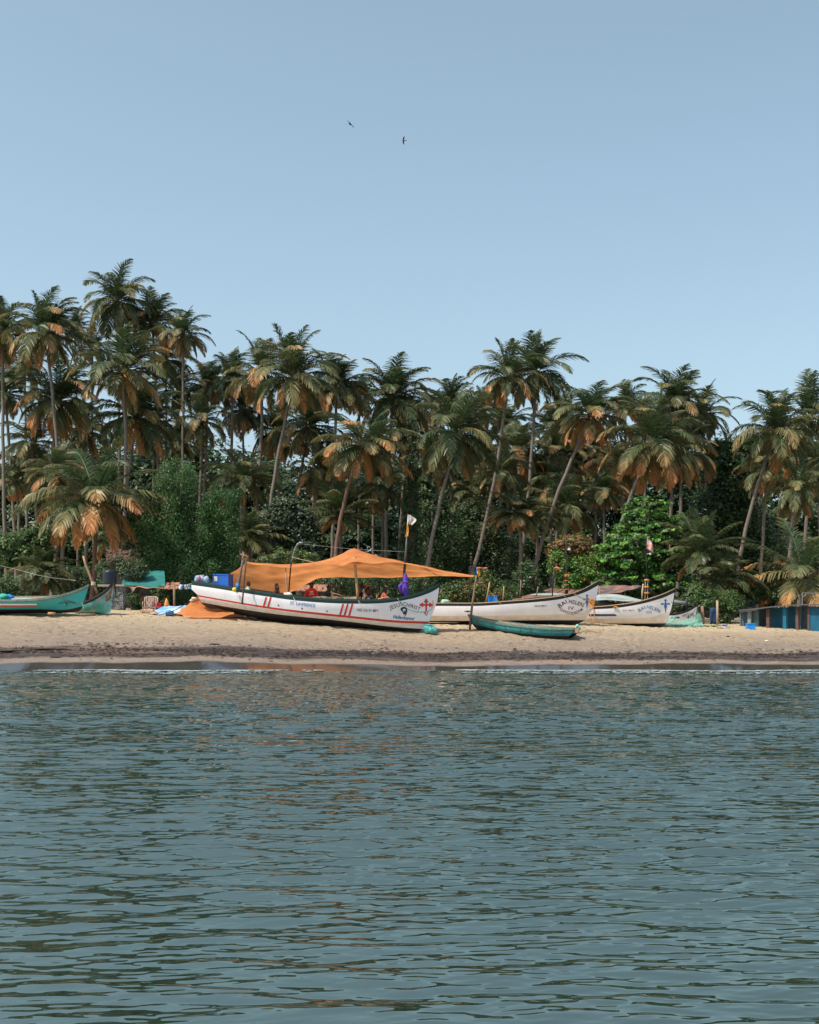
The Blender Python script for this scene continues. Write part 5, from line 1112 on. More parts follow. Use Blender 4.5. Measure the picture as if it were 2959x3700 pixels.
# lashed pole at the dinghy
dp = empty('pole', 'tall crooked wooden pole with orange rag standing at the high end of the dinghy', 'pole', tuple(P(1700,2222,49.3)))
mb = MB(); mb.tube([P(x, y, 49.3) for x, y in ((1700,2228),(1704,2190),(1710,2150),(1717,2100),(1720,2078))], [.05,.046,.042,.036,.032], 8); mb.build('shaft', [M_WOOD], dp, smooth=True)
mb = MB(); mb.tube([P(1721,2080,49.28), P(1722,2052,49.28)], .025, 7); mb.build('blue_binding', [M_BLUEP], dp, smooth=True)
swatch(1740, 2053, .42, .06, 49.2, M_ORAG, 'rag', 'flat orange rag flying from the top of the crooked pole', rot=-.05)
swatch(1728, 2070, .10, .28, 49.25, mat('orange yellow rag', (.70,.36,.06), .85), 'rag', 'orange yellow strip hanging under the flying rag')
rope('rope', 'yellow line running from the crooked pole down to the blue crate', [P(1722,2078,49.3), P(1755,2122,50.5), P(1810,2185,51.6)], .012, mat('yellow rope', (.62,.50,.14), .8))
pole('post', 'short rusty post in the sand under the high end of the dinghy', 'post', [(1696,2282),(1697,2250),(1700,2232)], 49.4, .045, mat('rusty post', (.22,.10,.08), .9))
fr = empty('frame', 'dark metal corner frame behind the tip of the awning', 'frame', tuple(P(1694,2180,53)))
mb = MB(); mb.tube([P(1694,2180,53), P(1694,2048,53)], .03, 6); mb.build('upright', [M_DARK], fr); mb = MB(); mb.tube([P(1694,2048,53), P(1722,2050,53)], .025, 6); mb.tube([P(1695,2060,53), P(1705,2050,53)], .02, 6); mb.build('arm', [M_DARK], fr)
rope('rope', 'brown rope hanging over the side of the dinghy near its high end', [onto(bvd,1722,2236,.02), onto(bvd,1720,2252,.02), onto(bvd,1722,2270,.02), P(1718,2279,49)], .018, M_WOOD)
mb = MB(); mb.tube([P(2073,2271,46.8), P(2082,2268,46.8), P(2088,2262,46.8)], .03, 6); mb.ball(P(2085,2263,46.8), (.07,.06,.08), 8, 6, lump=.4); mb.build('rope', [mat('mint rope', (.25,.55,.45), .8)], smooth=True, label='mint green rope knot at the low end of the dinghy', cat='rope')
rope('rope', 'thin rope trailing on the sand right of the dinghy', [Vector((px(2085,48), 47.9, ground(px(2085,48),47.9)+.03)), Vector((px(2120,48.5), 48.4, ground(px(2120,48.5),48.4)+.02)), Vector((px(2160,48), 48.1, ground(px(2160,48),48.1)+.02))], .014, M_WOOD)
mb = MB(); mb.tube([P(1722,2232,49.1), P(1760,2248,48.7), P(1800,2256,48.4)], .03, 6); mb.build('oar', [M_WOOD], smooth=True, label='oar lying inside the teal dinghy', cat='oar')
# green net over the small boat
M_NETG = leaf_mat('green netting', .4, .8); 
mN, nN, bN = new_mat('green net cloth'); bN.inputs['Base Color'].default_value = (.13,.42,.34,1); bN.inputs['Roughness'].default_value = .9
tN = nN.nodes.new('ShaderNodeBsdfTransparent'); xN = nN.nodes.new('ShaderNodeMixShader'); nz = nN.nodes.new('ShaderNodeTexNoise'); nz.inputs['Scale'].default_value = 3; nz.inputs['Detail'].default_value = 6
rN = nN.nodes.new('ShaderNodeMapRange'); rN.inputs[1].default_value = .35; rN.inputs[2].default_value = .65; rN.inputs[3].default_value = .15; rN.inputs[4].default_value = .75; tcN = nN.nodes.new('ShaderNodeTexCoord')
nN.links.new(tcN.outputs['Object'], nz.inputs[0]); nN.links.new(nz.outputs[0], rN.inputs[0]); nN.links.new(rN.outputs[0], xN.inputs[0]); nN.links.new(bN.outputs[0], xN.inputs[2]); nN.links.new(tN.outputs[0], xN.inputs[1]); nN.links.new(xN.outputs[0], nN.nodes['Material Output'].inputs[0])
cloth('fishing_net', 'green net hung along the side of the small white boat', [([(2400,2238),(2430,2234),(2470,2234),(2505,2222),(2532,2216)], 54, 53.2), ([(2392,2258),(2430,2256),(2470,2256),(2505,2250),(2536,2240)], 53.7, 53), ([(2388,2268),(2430,2269),(2470,2269),(2505,2268),(2540,2266)], 53.3, 52.8)], cat='net', m=mN, n=50, k=8, wob=.35)
netpile('fishing_net', 'pale green net heaped on the ground at the foot of the small boat', [(x, 2266+rr.uniform(-1,2), 52.6+rr.uniform(-.2,.3), .26, .10) for x in range(2400, 2545, 19)], mat('pale green net', (.20,.42,.32), .9, c2=(.10,.26,.20), scale=30, contrast=.8), 9)
V, Q, C = leaves([(tuple(P(x, 2266, 52.9)), (.35,.25,.07), 1) for x in range(2380, 2600, 16)], 2600, .09, GB[:3]+GM, 77, flat=.9, sub=6)
tag(link('grass', np_mesh('grass', V, Q, C), [M_LEAF]), 'short green grass along the edge of the sand by the net', 'grass', kind='stuff')
pole('post', 'dark post standing in the small boat behind the net', 'post', [(2480,2206),(2481,2160)], 56, .05, M_DARK)
pole('beam', 'grey pipe roof beam above the small boat', 'beam', [(2434,2175),(2470,2179),(2510,2184),(2532,2188)], 57, .09, mat('grey beam', (.16,.17,.18), .6))

# ---------------------------------------------------------------- shed at the right
PS = Plane(2672, 53.2, 2975, 49.6)
sr = empty('blue_shed', 'row of low stalls with teal blue partitions under a flat tin roof', 'shed', tuple(PS.at(2820, 2280)))
M_TB = mat('teal blue board', (.012,.12,.19), .6, c2=(.01,.07,.13), scale=2.5, contrast=.4, stretch=(1,1,.4)); M_TBL = mat('light blue post', (.015,.15,.24), .55, c2=(.012,.10,.17), scale=4)
M_GB = mat('grey blue board', (.10,.15,.18), .7, c2=(.06,.09,.11), scale=3); M_BP = mat('brown post', (.14,.08,.07), .85, c2=(.08,.05,.045), scale=6)
def wallbit(name, x0, x1, m, b=-.5, ytop=None, ybot=2286, th=.05):
    yt = lambda x: ytop if ytop else np.interp(x, [2672,2789,2886,2975], [2208,2196,2189,2189])
    a = PS.at(x0, 2200, b); c = PS.at(x1, 2200, b); n_ = Vector((PS.n.x, PS.n.y, 0))*th
    za = EYE+(HY-yt(x0))/F*a.y; zc = EYE+(HY-yt(x1))/F*c.y; zb = min(ground(a.x, a.y), ground(c.x, c.y))-.1
    mb = MB(); v = [Vector((a.x, a.y, zb)), Vector((c.x, c.y, zb)), Vector((c.x, c.y, zc-.03)), Vector((a.x, a.y, za-.03))]; mb.prism(v, -n_); mb.build(name, [m], sr)
wallbit('board', 2672, 2678, M_GB, 0); wallbit('panel', 2679, 2700, M_GB, -.25); wallbit('post', 2700, 2712, mat('grey post', (.22,.27,.28), .7), 0, th=.1)
wallbit('panel', 2713, 2740, mat('grey green panel', (.12,.22,.22), .6, c2=(.07,.13,.14), scale=3), -.2); wallbit('panel', 2741, 2768, M_GB, -.9); wallbit('post', 2768, 2779, M_BP, 0, th=.1)
wallbit('panel', 2779, 2828, M_TB, -.55); wallbit('post', 2828, 2840, M_TBL, 0, th=.12); wallbit('panel', 2841, 2874, M_TB, -.7); wallbit('post', 2874, 2884, M_BP, 0, th=.1)
wallbit('panel', 2885, 2893, M_GB, -.3); wallbit('panel', 2893, 2917, M_GB, -1.0); wallbit('post', 2917, 2925, M_BP, 0, th=.1); wallbit('panel', 2927, 2975, M_TB, -.02)
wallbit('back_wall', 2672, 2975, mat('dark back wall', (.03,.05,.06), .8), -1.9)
mb = MB(); rows = []
for b, dy in ((.25, 0), (-2.2, -3)): rows.append([PS.at(x, y+dy, b) for x, y in ((2668,2207),(2730,2201),(2789,2194),(2840,2190),(2886,2186),(2975,2186))])
mb.grid(rows); o = mb.build('roof', [mat('grey tin roof', (.075,.085,.095), .8, c2=(.05,.045,.045), scale=3)], sr); md = o.modifiers.new('t', 'SOLIDIFY'); md.thickness = .02
mb = MB(); a = PS.at(2672, 2209, .1); mb.tube([PS.at(2674,2211,.12), PS.at(2735,2203,.12)], .025, 6); mb.build('rafter', [M_RAILW], sr)
crate('crate', 'bright blue crate on the sand at the left end of the blue shed', 2702, 2728, 2254, 2273, 50.8, .35, M_BLUEPL2)
pf = empty('pipe_frame', 'pale metal pipe frame standing above the roof of the blue shed', 'frame', tuple(P(2898,2188,50.5)))
mb = MB(); mb.tube([P(2898,2190,50.5), P(2899,2143,50.5)], .022, 6); mb.tube([P(2899,2160,50.5), P(2914,2145,50.5)], .016, 6); mb.build('upright', [M_METAL], pf); mb = MB(); mb.tube([P(2899,2143,50.5), P(2985,2146,50.5)], .02, 6); mb.build('crossbar', [M_METAL], pf)
# yard left of the shed
pole('fence_post', 'pale wooden stake left of the blue shed', 'post', [(2591,2262),(2592,2215),(2591,2170)], 54, .05, M_RAILW)
pole('fence_post', 'brown crooked stump behind the net, right of the small boat', 'post', [(2540,2258),(2539,2220),(2536,2190)], 55, .07, M_WOOD)
swatch(2578, 2225, .35, .75, 55.5, mat('dark blue sheet', (.02,.05,.12), .8), 'sheet', 'dark blue sheet hanging beside the pale wooden stake', cat='sheet')
netpile('sack', 'white sacks and rubbish lying on the sand left of the blue shed', [(2606,2268,51.8,.18,.06),(2622,2270,51.6,.15,.05)], mat('white sack', (.6,.55,.5), .9, c2=(.35,.3,.27), scale=8), 12, cat='sack')
swatch(2614, 2262, .3, .12, 52, M_BLUEP, 'sheet', 'small blue plastic sheet behind the white sacks', cat='sheet')
mb = MB(); a = P(2660,2160,66); mb.prism([P(2655,2215,66), P(2740,2215,66), P(2720,2150,66), P(2632,2150,66)], (0,.1,0)); mb.build('sheet', [mat('deep blue sheet', (.02,.04,.075), .7)], label='large dark blue sheet in the shade above the left end of the shed', cat='sheet')

# ---------------------------------------------------------------- house and yard at the left
def block(name, label, x0, x1, y0, y1, Y, d, m, parent=None, cat=None):
    a = P(x0, y1, Y); b = P(x1, y0, Y); mb = MB(); mb.box(((a.x+b.x)/2, Y+d/2, (a.z+b.z)/2), (b.x-a.x, d, b.z-a.z)); return mb.build(name, [m], parent, label=label, cat=cat)
M_STONE = mat('stone masonry', (.25,.25,.245), .9, c2=(.09,.09,.095), scale=6, contrast=.92, bump=1, bscale=9)
pil = empty('stone_pillar', 'square pillar of grey stone blocks carrying the black water tank', 'pillar', tuple(P(420,2222,54)))
rs = random.Random(8); mb = MB(); y = 2226
while y > 2120:
    h = rs.uniform(7, 11); x = 402
    while x < 444:
        w_ = rs.uniform(9, 16); x1 = min(x+w_, 446); a = P(x+.5, y, 53.6); b = P(x1-.5, y-h+.8, 53.6); mb.box(((a.x+b.x)/2, 53.85+rs.uniform(-.03,.01), (a.z+b.z)/2), (b.x-a.x, .5, b.z-a.z)); x = x1
    y -= h
mb.build('masonry', [M_STONE], pil); block('core', None, 403, 445, 2118, 2226, 53.75, .5, mat('mortar', (.2,.19,.18), .9), pil); block('cap_slab', None, 352, 450, 2112, 2119, 53.5, 1.4, mat('concrete slab', (.36,.32,.28), .9), pil)
tk = empty('water_tank', 'black ribbed plastic water tank on top of the stone pillar', 'tank', tuple(P(397,2112,54.2)))
mb = MB(); prof = [(0,2112),(23,2112),(24,2108)]
for k in range(9): prof += [(25.5,2105-k*4.2), (24,2103-k*4.2)]
prof += [(25,2066),(20,2062),(10,2061),(0,2061)]
rows = [[P(397,y,54.3)+Vector((math.cos(2*math.pi*j/24), math.sin(2*math.pi*j/24), 0))*(r*54.3/F) for j in range(25)] for r, y in prof]
mb.grid(rows); mb.build('tank_body', [mat('black plastic', (.012,.018,.03), .35, spec=.5)], tk, smooth=True); mb = MB(); mb.ball(P(397,2061,54.3), (.14,.14,.05), 12, 6); mb.build('lid', [M_DARK], tk, smooth=True)
hs = empty('house', 'shabby hut with a sea green tarpaulin roof and brick front wall', 'house', tuple(P(530,2220,57)))
M_TGR = mat('sea green tarpaulin', (.035,.20,.18), .6, c2=(.02,.13,.125), scale=2, bump=.5, bscale=3)
cloth('roof_tarpaulin', None, [([(440,2112),(500,2118),(560,2121),(598,2120)], 56, 56), ([(446,2064),(520,2061),(595,2062)], 58.2, 58.2), ([(446,2068),(520,2065),(595,2066)], 60, 60)], parent=hs, m=M_TGR, n=30, k=6, wob=.1, cat=None)
M_TILE = mat('old orange roof tiles', (.42,.20,.12), .85, c2=(.22,.11,.08), scale=7, contrast=.8)
def tiles(parent, x0, x1, ya, yb, Ya, Yb, nr, name='tile_roof', jag=3, label=None, cat=None, seed=1, m=None):
    rs = random.Random(seed); mb = MB()
    for i in range(nr):
        t0 = i/nr; y = ya+(yb-ya)*t0; Y = Ya+(Yb-Ya)*t0; x = x0
        while x < x1:
            w_ = rs.uniform(6, 9)
            if rs.random() > .06:
                a = P(x, y+rs.uniform(-jag, jag)*.4, Y); b = P(x+w_*.93, y, Y); c = Vector(((a.x+b.x)/2, Y, a.z)); tl = (Yb-Ya)/nr*1.15; sl = math.atan2((EYE+(HY-yb)/F*Yb)-(EYE+(HY-ya)/F*Ya), Yb-Ya)
                mb.box(c, (b.x-a.x, max(tl, .2), .035), rot=Matrix.Rotation(sl+rs.uniform(-.08,.08), 3, 'X'))
            x += w_
    return mb.build(name, [m or M_TILE], parent, label=label, cat=cat)
cloth('eave_sheet', None, [([(444,2116),(470,2120),(480,2138),(492,2122),(530,2128),(560,2124),(592,2128)], 55.4, 55.6), ([(446,2110),(470,2112),(500,2114),(590,2118)], 56.2, 56.2)], parent=hs, m=mat('brown eave sheet', (.42,.24,.15), .85, c2=(.25,.14,.09), scale=4, contrast=.8), n=40, k=4, wob=.12, cat=None)
tiles(hs, 596, 648, 2126, 2104, 55.6, 57.5, 5, seed=3)
M_BRICK, nB, bB = new_mat('red brick'); tb = nB.nodes.new('ShaderNodeTexBrick'); tcB = nB.nodes.new('ShaderNodeTexCoord'); mB = nB.nodes.new('ShaderNodeMapping'); mB.inputs['Rotation'].default_value = (R(90), 0, 0)
tb.inputs['Color1'].default_value = (.36,.12,.07,1); tb.inputs['Color2'].default_value = (.24,.09,.06,1); tb.inputs['Mortar'].default_value = (.10,.08,.07,1); tb.inputs['Scale'].default_value = 5; bB.inputs['Roughness'].default_value = .9
nB.links.new(tcB.outputs['Object'], mB.inputs[0]); nB.links.new(mB.outputs[0], tb.inputs[0]); nB.links.new(tb.outputs[0], bB.inputs['Base Color'])
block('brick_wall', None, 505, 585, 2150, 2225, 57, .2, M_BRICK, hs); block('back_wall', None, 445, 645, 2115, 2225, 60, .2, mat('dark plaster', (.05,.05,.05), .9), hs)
block('window', None, 508, 540, 2128, 2148, 57.2, .05, mat('grey blue window boards', (.16,.20,.22), .6, c2=(.05,.06,.07), scale=5, contrast=.9), hs)
for x in (446, 505, 585, 626): block('post', None, x, x+4, 2118, 2226, 56, .12, M_WOOD, hs)
def chair(label, x, Y, m):
    g = ground(px(x, Y), Y); g -= .28; root = empty('plastic_chair', label, 'chair', (px(x, Y), Y, g), 'plastic chairs by the brick wall'); c = Vector((px(x, Y), Y, g)); w_ = .17
    for sx in (-1, 1):
        for sy in (-1, 1): mb = MB(); mb.tube([c+Vector((sx*w_*1.05, sy*.23, 0)), c+Vector((sx*w_*.9, sy*.2, .42))], .018, 6); mb.build('leg', [m], root, smooth=True)
    mb = MB(); mb.box(c+Vector((0, 0, .43)), (w_*2, .44, .03)); mb.build('seat', [m], root)
    mb = MB(); mb.tube([c+Vector((-w_*.95, .2, .42)), c+Vector((-w_, .26, .8)), c+Vector((-w_*.6, .29, .9)), c+Vector((w_*.6, .29, .9)), c+Vector((w_, .26, .8)), c+Vector((w_*.95, .2, .42))], .03, 7)
    for k in range(5): mb.box(c+Vector(((k-2)*.085, .26, .66)), (.05, .02, .46))
    mb.build('backrest', [m], root)
    for sx in (-1, 1): mb = MB(); mb.tube([c+Vector((sx*w_, .24, .66)), c+Vector((sx*w_*1.1, -.1, .66)), c+Vector((sx*w_*1.05, -.2, .42))], .022, 6); mb.build('armrest', [m], root, smooth=True)
    return root
M_CH = mat('cream plastic', (.55,.42,.34), .5)
for x, lb in ((533, 'cream plastic chair, the left one of two in front of the brick wall'), (552, 'cream plastic chair beside the red crate')):
    cobj = chair(lb, x, 54.2, M_CH)
    for o_ in [cobj]+list(cobj.children_recursive):
        pass
crate('crate', 'red plastic crate right of the cream chairs', 559, 580, 2180, 2193, 54.3, .3, mat('red plastic', (.55,.02,.03), .4))
block('table', None, 556, 584, 2193, 2197, 54.2, .4, M_WOOD); tb_ = bpy.data.objects['table']; tag(tb_, 'low wooden table under the red crate', 'table')
for x in (558, 582): mb = MB(); a = P(x, 2196, 54.4); mb.box((a.x, 54.4, (a.z+ground(a.x, 54.4))/2), (.04,.3,a.z-ground(a.x,54.4))); mb.build('leg', [M_WOOD], tb_)
ob = empty('float', 'pointed orange float standing on a dark prop beside the blue tarpaulin', 'float', tuple(P(604,2215,52.5)))
mb = MB(); mb.tube([P(604,2196,52.5), P(603,2185,52.5), P(603,2172,52.5), P(602,2161,52.5)], [.10,.11,.07,.008], 8); mb.build('float_body', [mat('orange float', (.72,.30,.07), .6)], ob, smooth=True)
mb = MB(); mb.tube([P(598,2216,52.5), P(603,2200,52.5), P(605,2194,52.5)], .05, 6); mb.build('prop', [M_DARK], ob)
M_BW = mat('blue white tarpaulin', (.55,.62,.68), .55, c2=(.12,.30,.50), scale=2.2, contrast=.8, stretch=(.6,1,2.2))
cloth('tarpaulin', 'blue and white tarpaulin spread over a heap left of the orange one', [([(552,2216),(580,2224),(620,2222),(650,2214),(672,2196)], 51.2, 51.6), ([(556,2206),(580,2196),(620,2190),(650,2189),(674,2189)], 52.4, 52.4), ([(560,2210),(600,2204),(650,2200),(674,2196)], 54, 54)], cat='tarpaulin', m=M_BW, n=34, k=6, wob=.15)
mb = MB(); mb.ball(P(614,2215,51.2), (.19,.15,.12), 12, 8, lump=.4, seed=4); mb.build('plastic_bag', [M_BLUEPL2], smooth=True, label='bright blue plastic bag at the foot of the orange float', cat='bag')
netpile('fishing_net', 'heap of pinkish tan netting on the sand below the plastic chairs', [(525,2212,52,.22,.14),(545,2214,51.8,.22,.16),(558,2220,51.5,.2,.10),(500,2220,52,.3,.08)], mat('pink tan net', (.55,.38,.27), .9, c2=(.36,.24,.17), scale=12), 13)
pole('beam', 'dark beam lying on the sand between the two tarpaulins', 'beam', [(600,2224),(640,2221),(660,2223)], 50.8, .05, M_TAR)
rope('rope', 'dark line running from the stern down to the sand over the blue tarpaulin', [P(716,2158,50.4), P(670,2184,50.6), P(630,2206,50.6), P(575,2224,50.6)], .016, M_DARK)
ot = cloth('tarpaulin', 'orange tarpaulin draped from the stern of the awning boat to the sand', [([(637,2219),(690,2229),(750,2232),(800,2231),(846,2214)], 49.9, 49.3), ([(655,2200),(690,2200),(725,2206),(770,2214),(846,2211.5)], 50.2, 49.6), ([(700,2165),(714,2156),(726,2176),(745,2193),(790,2205),(847,2210)], 50.6, 49.9)], cat='tarpaulin', m=m_aw, n=40, k=7, wob=.1, seed=9)
cloth('tarpaulin_back', None, [([(700,2165),(714,2156),(726,2176),(745,2193),(790,2205),(847,2210)], 50.62, 49.92), ([(640,2215),(700,2222),(780,2222),(846,2216)], 51.6, 50.6)], parent=ot, cat=None, m=m_aw, n=20, k=4, wob=.05)
mb = MB(); mb.ball(P(702,2164,50.4), (.12,.1,.07), 10, 7, lump=.5, seed=2); mb.ball(P(694,2171,50.4), (.09,.08,.06), 10, 7, lump=.5, seed=5); mb.build('rope', [M_ROPEW], smooth=True, label='bunched pale rope on top of the orange tarpaulin peak', cat='rope')
# clothes line by the stern
cl = empty('clothes_line', 'line of blue and white washing left of the stern of the awning boat', 'washing line', tuple(P(670,2118,53)))
mb = MB(); mb.tube([P(636,2108,53), P(665,2116,53), P(700,2108,53)], .01, 5); mb.build('line', [M_ROPEW], cl)
for k, (x, w_, h, cc) in enumerate(((653,12,17,(.55,.65,.72)),(663,8,14,(.05,.16,.4)),(672,9,16,(.6,.64,.66)),(681,8,15,(.5,.52,.40)),(690,10,16,(.12,.28,.5)),(699,7,14,(.6,.66,.7)))):
    mb = MB(); rows = [[P(x-w_/2+w_*j/5, 2113+h*i/5, 53-.01*k+.04*math.sin(j+i*.8+k)) for j in range(6)] for i in range(6)]; mb.grid(rows); o = mb.build('garment', [mat('washing', cc, .8)], cl, smooth=True); md = o.modifiers.new('t','SOLIDIFY'); md.thickness = .01
pole('post', 'thin shaded post holding the washing line', 'post', [(631,2226),(630,2110)], 55, .05, M_WOOD)
# tiled roofs further back
tr = empty('tiled_house', 'low house with an orange tiled roof behind the blue stern boxes', 'house', tuple(P(760,2225,60)))
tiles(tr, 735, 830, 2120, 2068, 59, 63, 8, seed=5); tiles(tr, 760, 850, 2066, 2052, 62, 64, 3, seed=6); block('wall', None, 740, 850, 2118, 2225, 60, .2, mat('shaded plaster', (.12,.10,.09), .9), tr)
tr2 = empty('tiled_house', 'small hut with a pinkish tiled roof glimpsed behind the red shirted man', 'house', tuple(P(1130,2225,58)))
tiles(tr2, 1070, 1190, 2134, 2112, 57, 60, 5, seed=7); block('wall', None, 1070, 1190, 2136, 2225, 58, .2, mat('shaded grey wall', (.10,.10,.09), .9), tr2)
for x in (1085, 1135, 1180): block('post', None, x, x+5, 2134, 2222, 57.4, .1, M_WOOD, tr2)
tr3 = empty('old_roof', 'old roof of broken reddish tiles showing through the leaves above the water tank', 'roof', tuple(P(440,2100,66)))
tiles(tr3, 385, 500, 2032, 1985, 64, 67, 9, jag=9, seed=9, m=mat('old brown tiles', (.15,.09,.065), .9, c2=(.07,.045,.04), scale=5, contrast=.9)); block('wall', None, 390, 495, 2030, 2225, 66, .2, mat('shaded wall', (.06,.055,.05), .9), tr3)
# left boats: gear
pole('oar', 'long crooked pale oar sticking up from the worn turquoise boat', 'oar', [(351,2145),(345,2125),(335,2110),(322,2070),(308,2035),(301,2009)], 51.5, [.05,.05,.05,.05,.05,.045], M_BAMBOO)
mb = MB(); 
for k in range(4): mb.tube([P(338,2114-k*3,51.5)+Vector((.08*math.cos(t),.08*math.sin(t),0)) for t in [j*.7 for j in range(10)]], .022, 5)
mb.build('rope', [M_ROPEW], smooth=True, label='rope wrapped round the foot of the crooked oar', cat='rope')
rope('rope', 'rope looped along the bow of the bright turquoise boat', [onto(bva,224,2156,.03), onto(bva,235,2170,.03), onto(bva,252,2180,.03), onto(bva,280,2183,.03), onto(bva,296,2178,.03)], .016, mat('grey rope', (.35,.33,.27), .9))
rope('rope', 'brown rope hanging down between the two turquoise bows', [P(296,2178,49.8), P(303,2195,49.6), P(305,2214,49.6)], .018, M_WOOD)
rope('rope', 'dark rope end on the stem of the worn turquoise boat', [onto(bvb,400,2156,.03), onto(bvb,404,2172,.03), P(410,2182,49.7)], .018, M_DARK)
mb = MB(); mb.ball(P(30,2160,50.5), (.24,.2,.13), 14, 9, lump=.35, seed=6); bb = mb.build('tarpaulin', [M_BLUEPL2], smooth=True, label='bright blue plastic bundle lying inside the turquoise boat', cat='bundle')
mb = MB(); mb.ball(P(14,2156,50.3), (.2,.18,.12), 12, 8, lump=.4, seed=7); mb.build('fishing_net', [mat('green net bundle', (.05,.40,.33), .8)], smooth=True, label='green net bundle left of the blue plastic bundle', cat='net')
mb = MB(); mb.ball(P(85,2167,50.2), (.55,.3,.07), 14, 8, lump=.2, seed=6); mb.build('sheet', [M_GREY], smooth=True, label='pale sheet lying in the turquoise boat right of the blue bundle', cat='sheet')
rope('cable', 'thin cable sagging across the trees at the far left', [P(-40,2035,60), P(60,2058,58), P(160,2083,57), P(275,2098,55)], .012, M_METAL, cat='cable')
pole('log', 'short wooden block under the bow of the bright turquoise boat', 'block', [(174,2217),(200,2218)], 49.4, .06, M_BAMBOO)
pole('log', 'pale log on the sand in front of the worn turquoise boat', 'log', [(290,2221),(345,2221)], 49.3, .045, M_WOOD)
pole('log', 'driftwood sticks lying behind the stone pillar', 'sticks', [(450,2175),(470,2190),(478,2205)], 54, .035, M_WOOD)
# things lying on the sand
def on(x, y):   # where the ray of photo pixel (x, y) meets the beach
    for Y in np.arange(42, 60, .02):
        g = ground(px(x, Y), Y)
        if EYE+(HY-y)/F*Y <= g: return Vector((px(x, Y), Y, g))
    return P(x, y, 50)
def litter(name, label, x, y, r, m, cat, seed, lump=.4, group=None):
    mb = MB(); c = on(x, y); mb.ball(c+Vector((0, 0, r[2]*.5)), r, 12, 8, lump=lump, seed=seed); return mb.build(name, [m], smooth=True, label=label, cat=cat, group=group)
litter('plastic_sheet', 'bright blue plastic strip on the sand right of the dinghy', 2508, 2362, (.32,.12,.02), M_BLUEPL2, 'plastic sheet', 1)
litter('plastic_sheet', 'small blue plastic scrap on the sand below the orange tarpaulin', 760, 2241, (.10,.08,.02), M_BLUEPL2, 'plastic sheet', 2)
litter('plastic_sheet', 'blue sheet spread under the bow of the awning boat', 1548, 2284, (.42,.25,.02), M_BLUEPL2, 'plastic sheet', 3)
litter('plastic_sheet', 'long blue strip beside the keel below the stern', 861, 2233, (.22,.08,.03), M_BLUEP, 'plastic sheet', 4)
crate('box', 'flat wooden box with a blue lid on the sand under the stern', 813, 878, 2216, 2228, 50.2, .4, mat('pinkish board', (.45,.30,.24), .8), cat='box')
M_ROCK = mat('grey stone', (.22,.19,.17), .9, c2=(.12,.10,.09), scale=8, bump=.6)
M_SEAW = mat('dark seaweed', (.035,.028,.024), .8, c2=(.02,.016,.014), scale=12)
for k, (x, y, r, lb) in enumerate(((915,2232,.16,'largest grey stone beside the keel of the awning boat'), (930,2234,.11,'grey stone right of the largest one by the keel'), (975,2236,.08,'small stone under the middle of the awning boat'), (1290,2266,.10,'pale stone under the red slanted stripes'))):
    litter('stone', lb, x, y, (r, r*.8, r*.5), M_ROCK, 'stone', k+10, group='stones by the awning boat')
pole('driftwood', 'bent dark stick on the sand below the stern', 'driftwood', [(905,2229),(925,2234),(932,2240)], 49.9, .035, M_WOOD)
for k, (x, y, r, lb) in enumerate(((165,2347,.42,'long dark seaweed clump on the left of the beach'), (218,2348,.24,'shorter seaweed clump right of the long one'), (20,2354,.34,'flat seaweed clump at the left edge'), (200,2377,.22,'seaweed clump nearest the water on the left'), (775,2330,.20,'small dark seaweed clump left of the centre'), (2630,2302,.07,'dark lump on the sand below the blue shed'), (2652,2309,.05,'smaller dark lump right of the other below the shed'))):
    litter('seaweed', lb, x, y, (r, r*.4, .03), M_SEAW, 'seaweed', k+30, group='dark clumps on the sand')
litter('plastic_bottle', 'white scrap with a dark end on the sand in front of the shed', 2770, 2318, (.08,.05,.03), M_WHITED, 'scrap', 50)
def flakes(name, label, cat, n, seed, place, size, cols, elong=3.0, lift=.012):
    rng = np.random.default_rng(seed); V = []; C = []
    for k in range(n):
        X, Y = place(rng); z = ground(X, Y-float(shore(np.array(X)))*float(smoothstep(47, 42, Y)))+lift; a = rng.normal(0, .5); L = size*rng.uniform(.4, 1.6); w_ = L/elong*rng.uniform(.6, 1.4); h = L*.16*rng.uniform(.4, 1.6)
        ca, sa = math.cos(a), math.sin(a); q = [(-L, 0, 0), (-L*.2, -w_, h*.4), (L, rng.uniform(-.3, .3)*L, 0), (L*.1, w_, h)]
        V += [(X+x*ca-y*sa, Y+x*sa+y*ca, z+zz) for x, y, zz in q]+[(X, Y, z+h*1.6)]; c = np.array(cols[rng.integers(0, len(cols))])*rng.uniform(.7, 1.3); C += [c]*5
    V = np.array(V); C = np.array(C); k5 = np.arange(n)*5; T = np.concatenate([np.stack([k5+i, k5+(i+1) % 4, k5+4], 1) for i in range(4)])
    return tag(link(name, np_mesh(name, V, T, C), [M_DEB]), label, cat, kind='stuff')
M_DEB = leaf_mat('beach debris', 0.0, .85, .2)
def wrack(rng):
    while True:
        X = rng.uniform(-18, 18); Y = 44.35+.5*math.sin(X*.5+1)*.4+rng.normal(0, .42)
        if mnoise.noise(Vector((X*.5, Y*2.2, 4))) > -.12+rng.normal(0, .08): return X, Y
flakes('seaweed_wrack', 'band of dark seaweed scraps washed up along the tide line', 'seaweed', 3800, 1, wrack, .07, [(.03,.022,.02),(.05,.035,.03),(.02,.018,.018)], 3.2)
def spread(rng):
    while True:
        X = rng.uniform(-19, 19); Y = rng.uniform(44.5, 52.5)
        if mnoise.noise(Vector((X*.35, Y*1.1, 8))) > rng.normal(.05, .15): return X, Y
flakes('sand_debris', 'small dark bits of husk and twig scattered over the sand', 'debris', 1500, 2, spread, .045, [(.06,.04,.03),(.10,.07,.05),(.04,.03,.03)], 2.6)
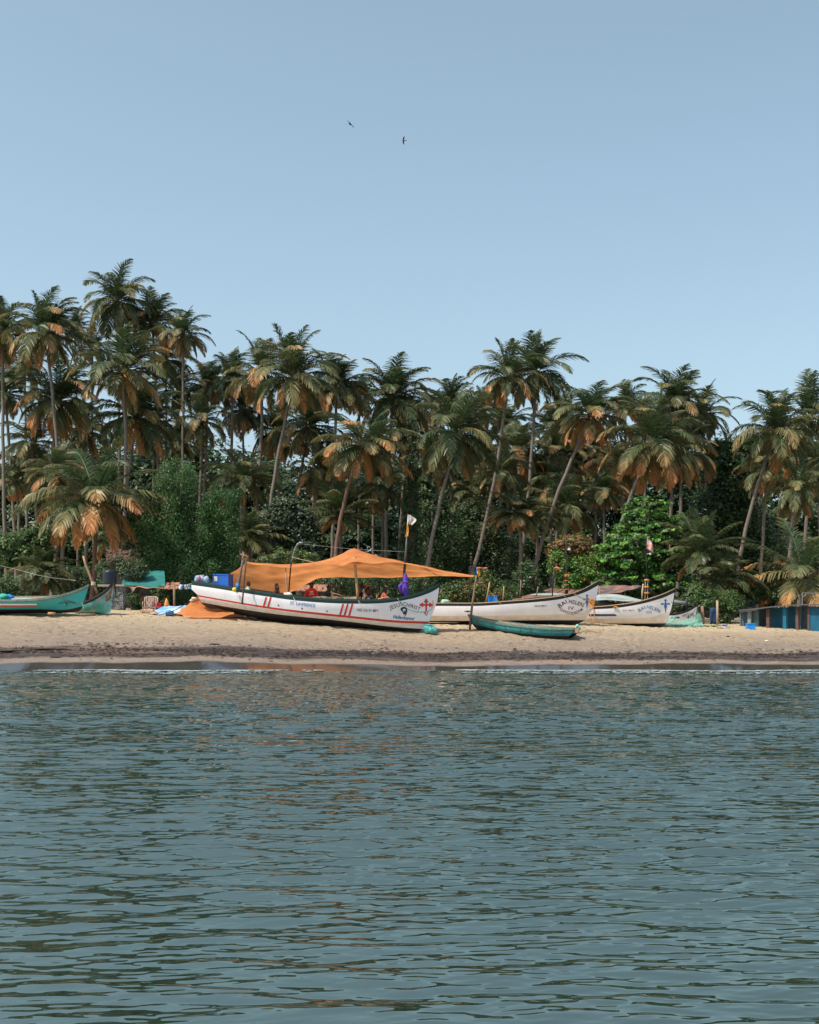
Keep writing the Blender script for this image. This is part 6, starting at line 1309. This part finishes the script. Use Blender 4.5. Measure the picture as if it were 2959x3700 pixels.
flakes('shell_fragments', 'tiny pale shell fragments scattered over the lower beach', 'shells', 900, 3, spread, .022, [(.75,.72,.66),(.6,.56,.5)], 1.4)
# ---------------------------------------------------------------- birds
def bird(name, label, cat, c, yaw, roll_, span, m, perched=False):
    root = empty(name, label, cat, tuple(c)); M3 = Matrix.Rotation(yaw, 3, 'Z')@Matrix.Rotation(roll_, 3, 'X'); T = lambda v: M3@Vector(v)+Vector(c)
    mb = MB(); s = span
    prof = [(-.30*s,.004),(-.22*s,.02*s),(-.10*s,.045*s),(.0,.060*s),(.10*s,.052*s),(.16*s,.030*s),(.20*s,.034*s),(.235*s,.022*s),(.27*s,.004)]
    mb.tube([T((x, 0, .01*s)) for x, r in prof], [r for x, r in prof], 8)
    for sy in (-1, 1): 
        if perched: continue
        le = [(.10,0),(.16,.16),(.12,.30),(.02,.46),(-.04,.5)]; te = [(-.06,0),(-.05,.16),(-.05,.30),(-.09,.42),(-.05,.5)]; up = [0,.05,.07,.05,.03]
        rows = [[T((a[0]*s, sy*a[1]*s, u*s)) for a, u in zip(le, up)], [T(((a[0]+b[0])/2*s, sy*(a[1]+b[1])/2*s, (u+.012)*s)) for a, b, u in zip(le, te, up)], [T((b[0]*s, sy*b[1]*s, u*s)) for b, u in zip(te, up)]]
        mb.grid(rows); mb.grid([[p-Vector((0,0,.012*s)) for p in r] for r in rows])
    mb.add([T(v) for v in ((-.18*s,0,.02*s),(-.36*s,.07*s,.01*s),(-.33*s,0,.01*s),(-.36*s,-.07*s,.01*s),(-.18*s,0,0))], [(0,1,2),(0,2,3),(4,2,1),(4,3,2)])
    if perched:
        for sy in (-1, 1): mb.tube([T((-.02*s, sy*.02*s, -.03*s)), T((.0, sy*.02*s, -.13*s))], .006, 5); mb.ball(T((-.04*s, sy*.04*s, .01*s)), (.17*s,.02*s,.04*s), 8, 5, rot=M3)
    mb.build('body', [m], root, smooth=True)
    mb = MB(); mb.tube([T((.262*s, 0, .01*s)), T((.31*s, 0, -.005*s))], [.008*s,.001], 6); mb.build('beak', [M_DARK], root); return root
bird('kite', 'dark bird of prey gliding in the sky, the higher left one of two', 'bird', P(1267,448,62), R(55), R(48), .62, mat('dark plumage', (.02,.03,.04), .8))
bird('kite', 'brownish bird of prey banking in the sky, the lower right one of two', 'bird', P(1461,506,62), R(186), R(62), .40, mat('brown plumage', (.10,.08,.07), .8))
bird('crow', 'black crow perched on the high end of the teal dinghy', 'crow', P(1689,2210,49.55), R(160), 0.0, .62, mat('black plumage', (.012,.012,.016), .5), perched=True)
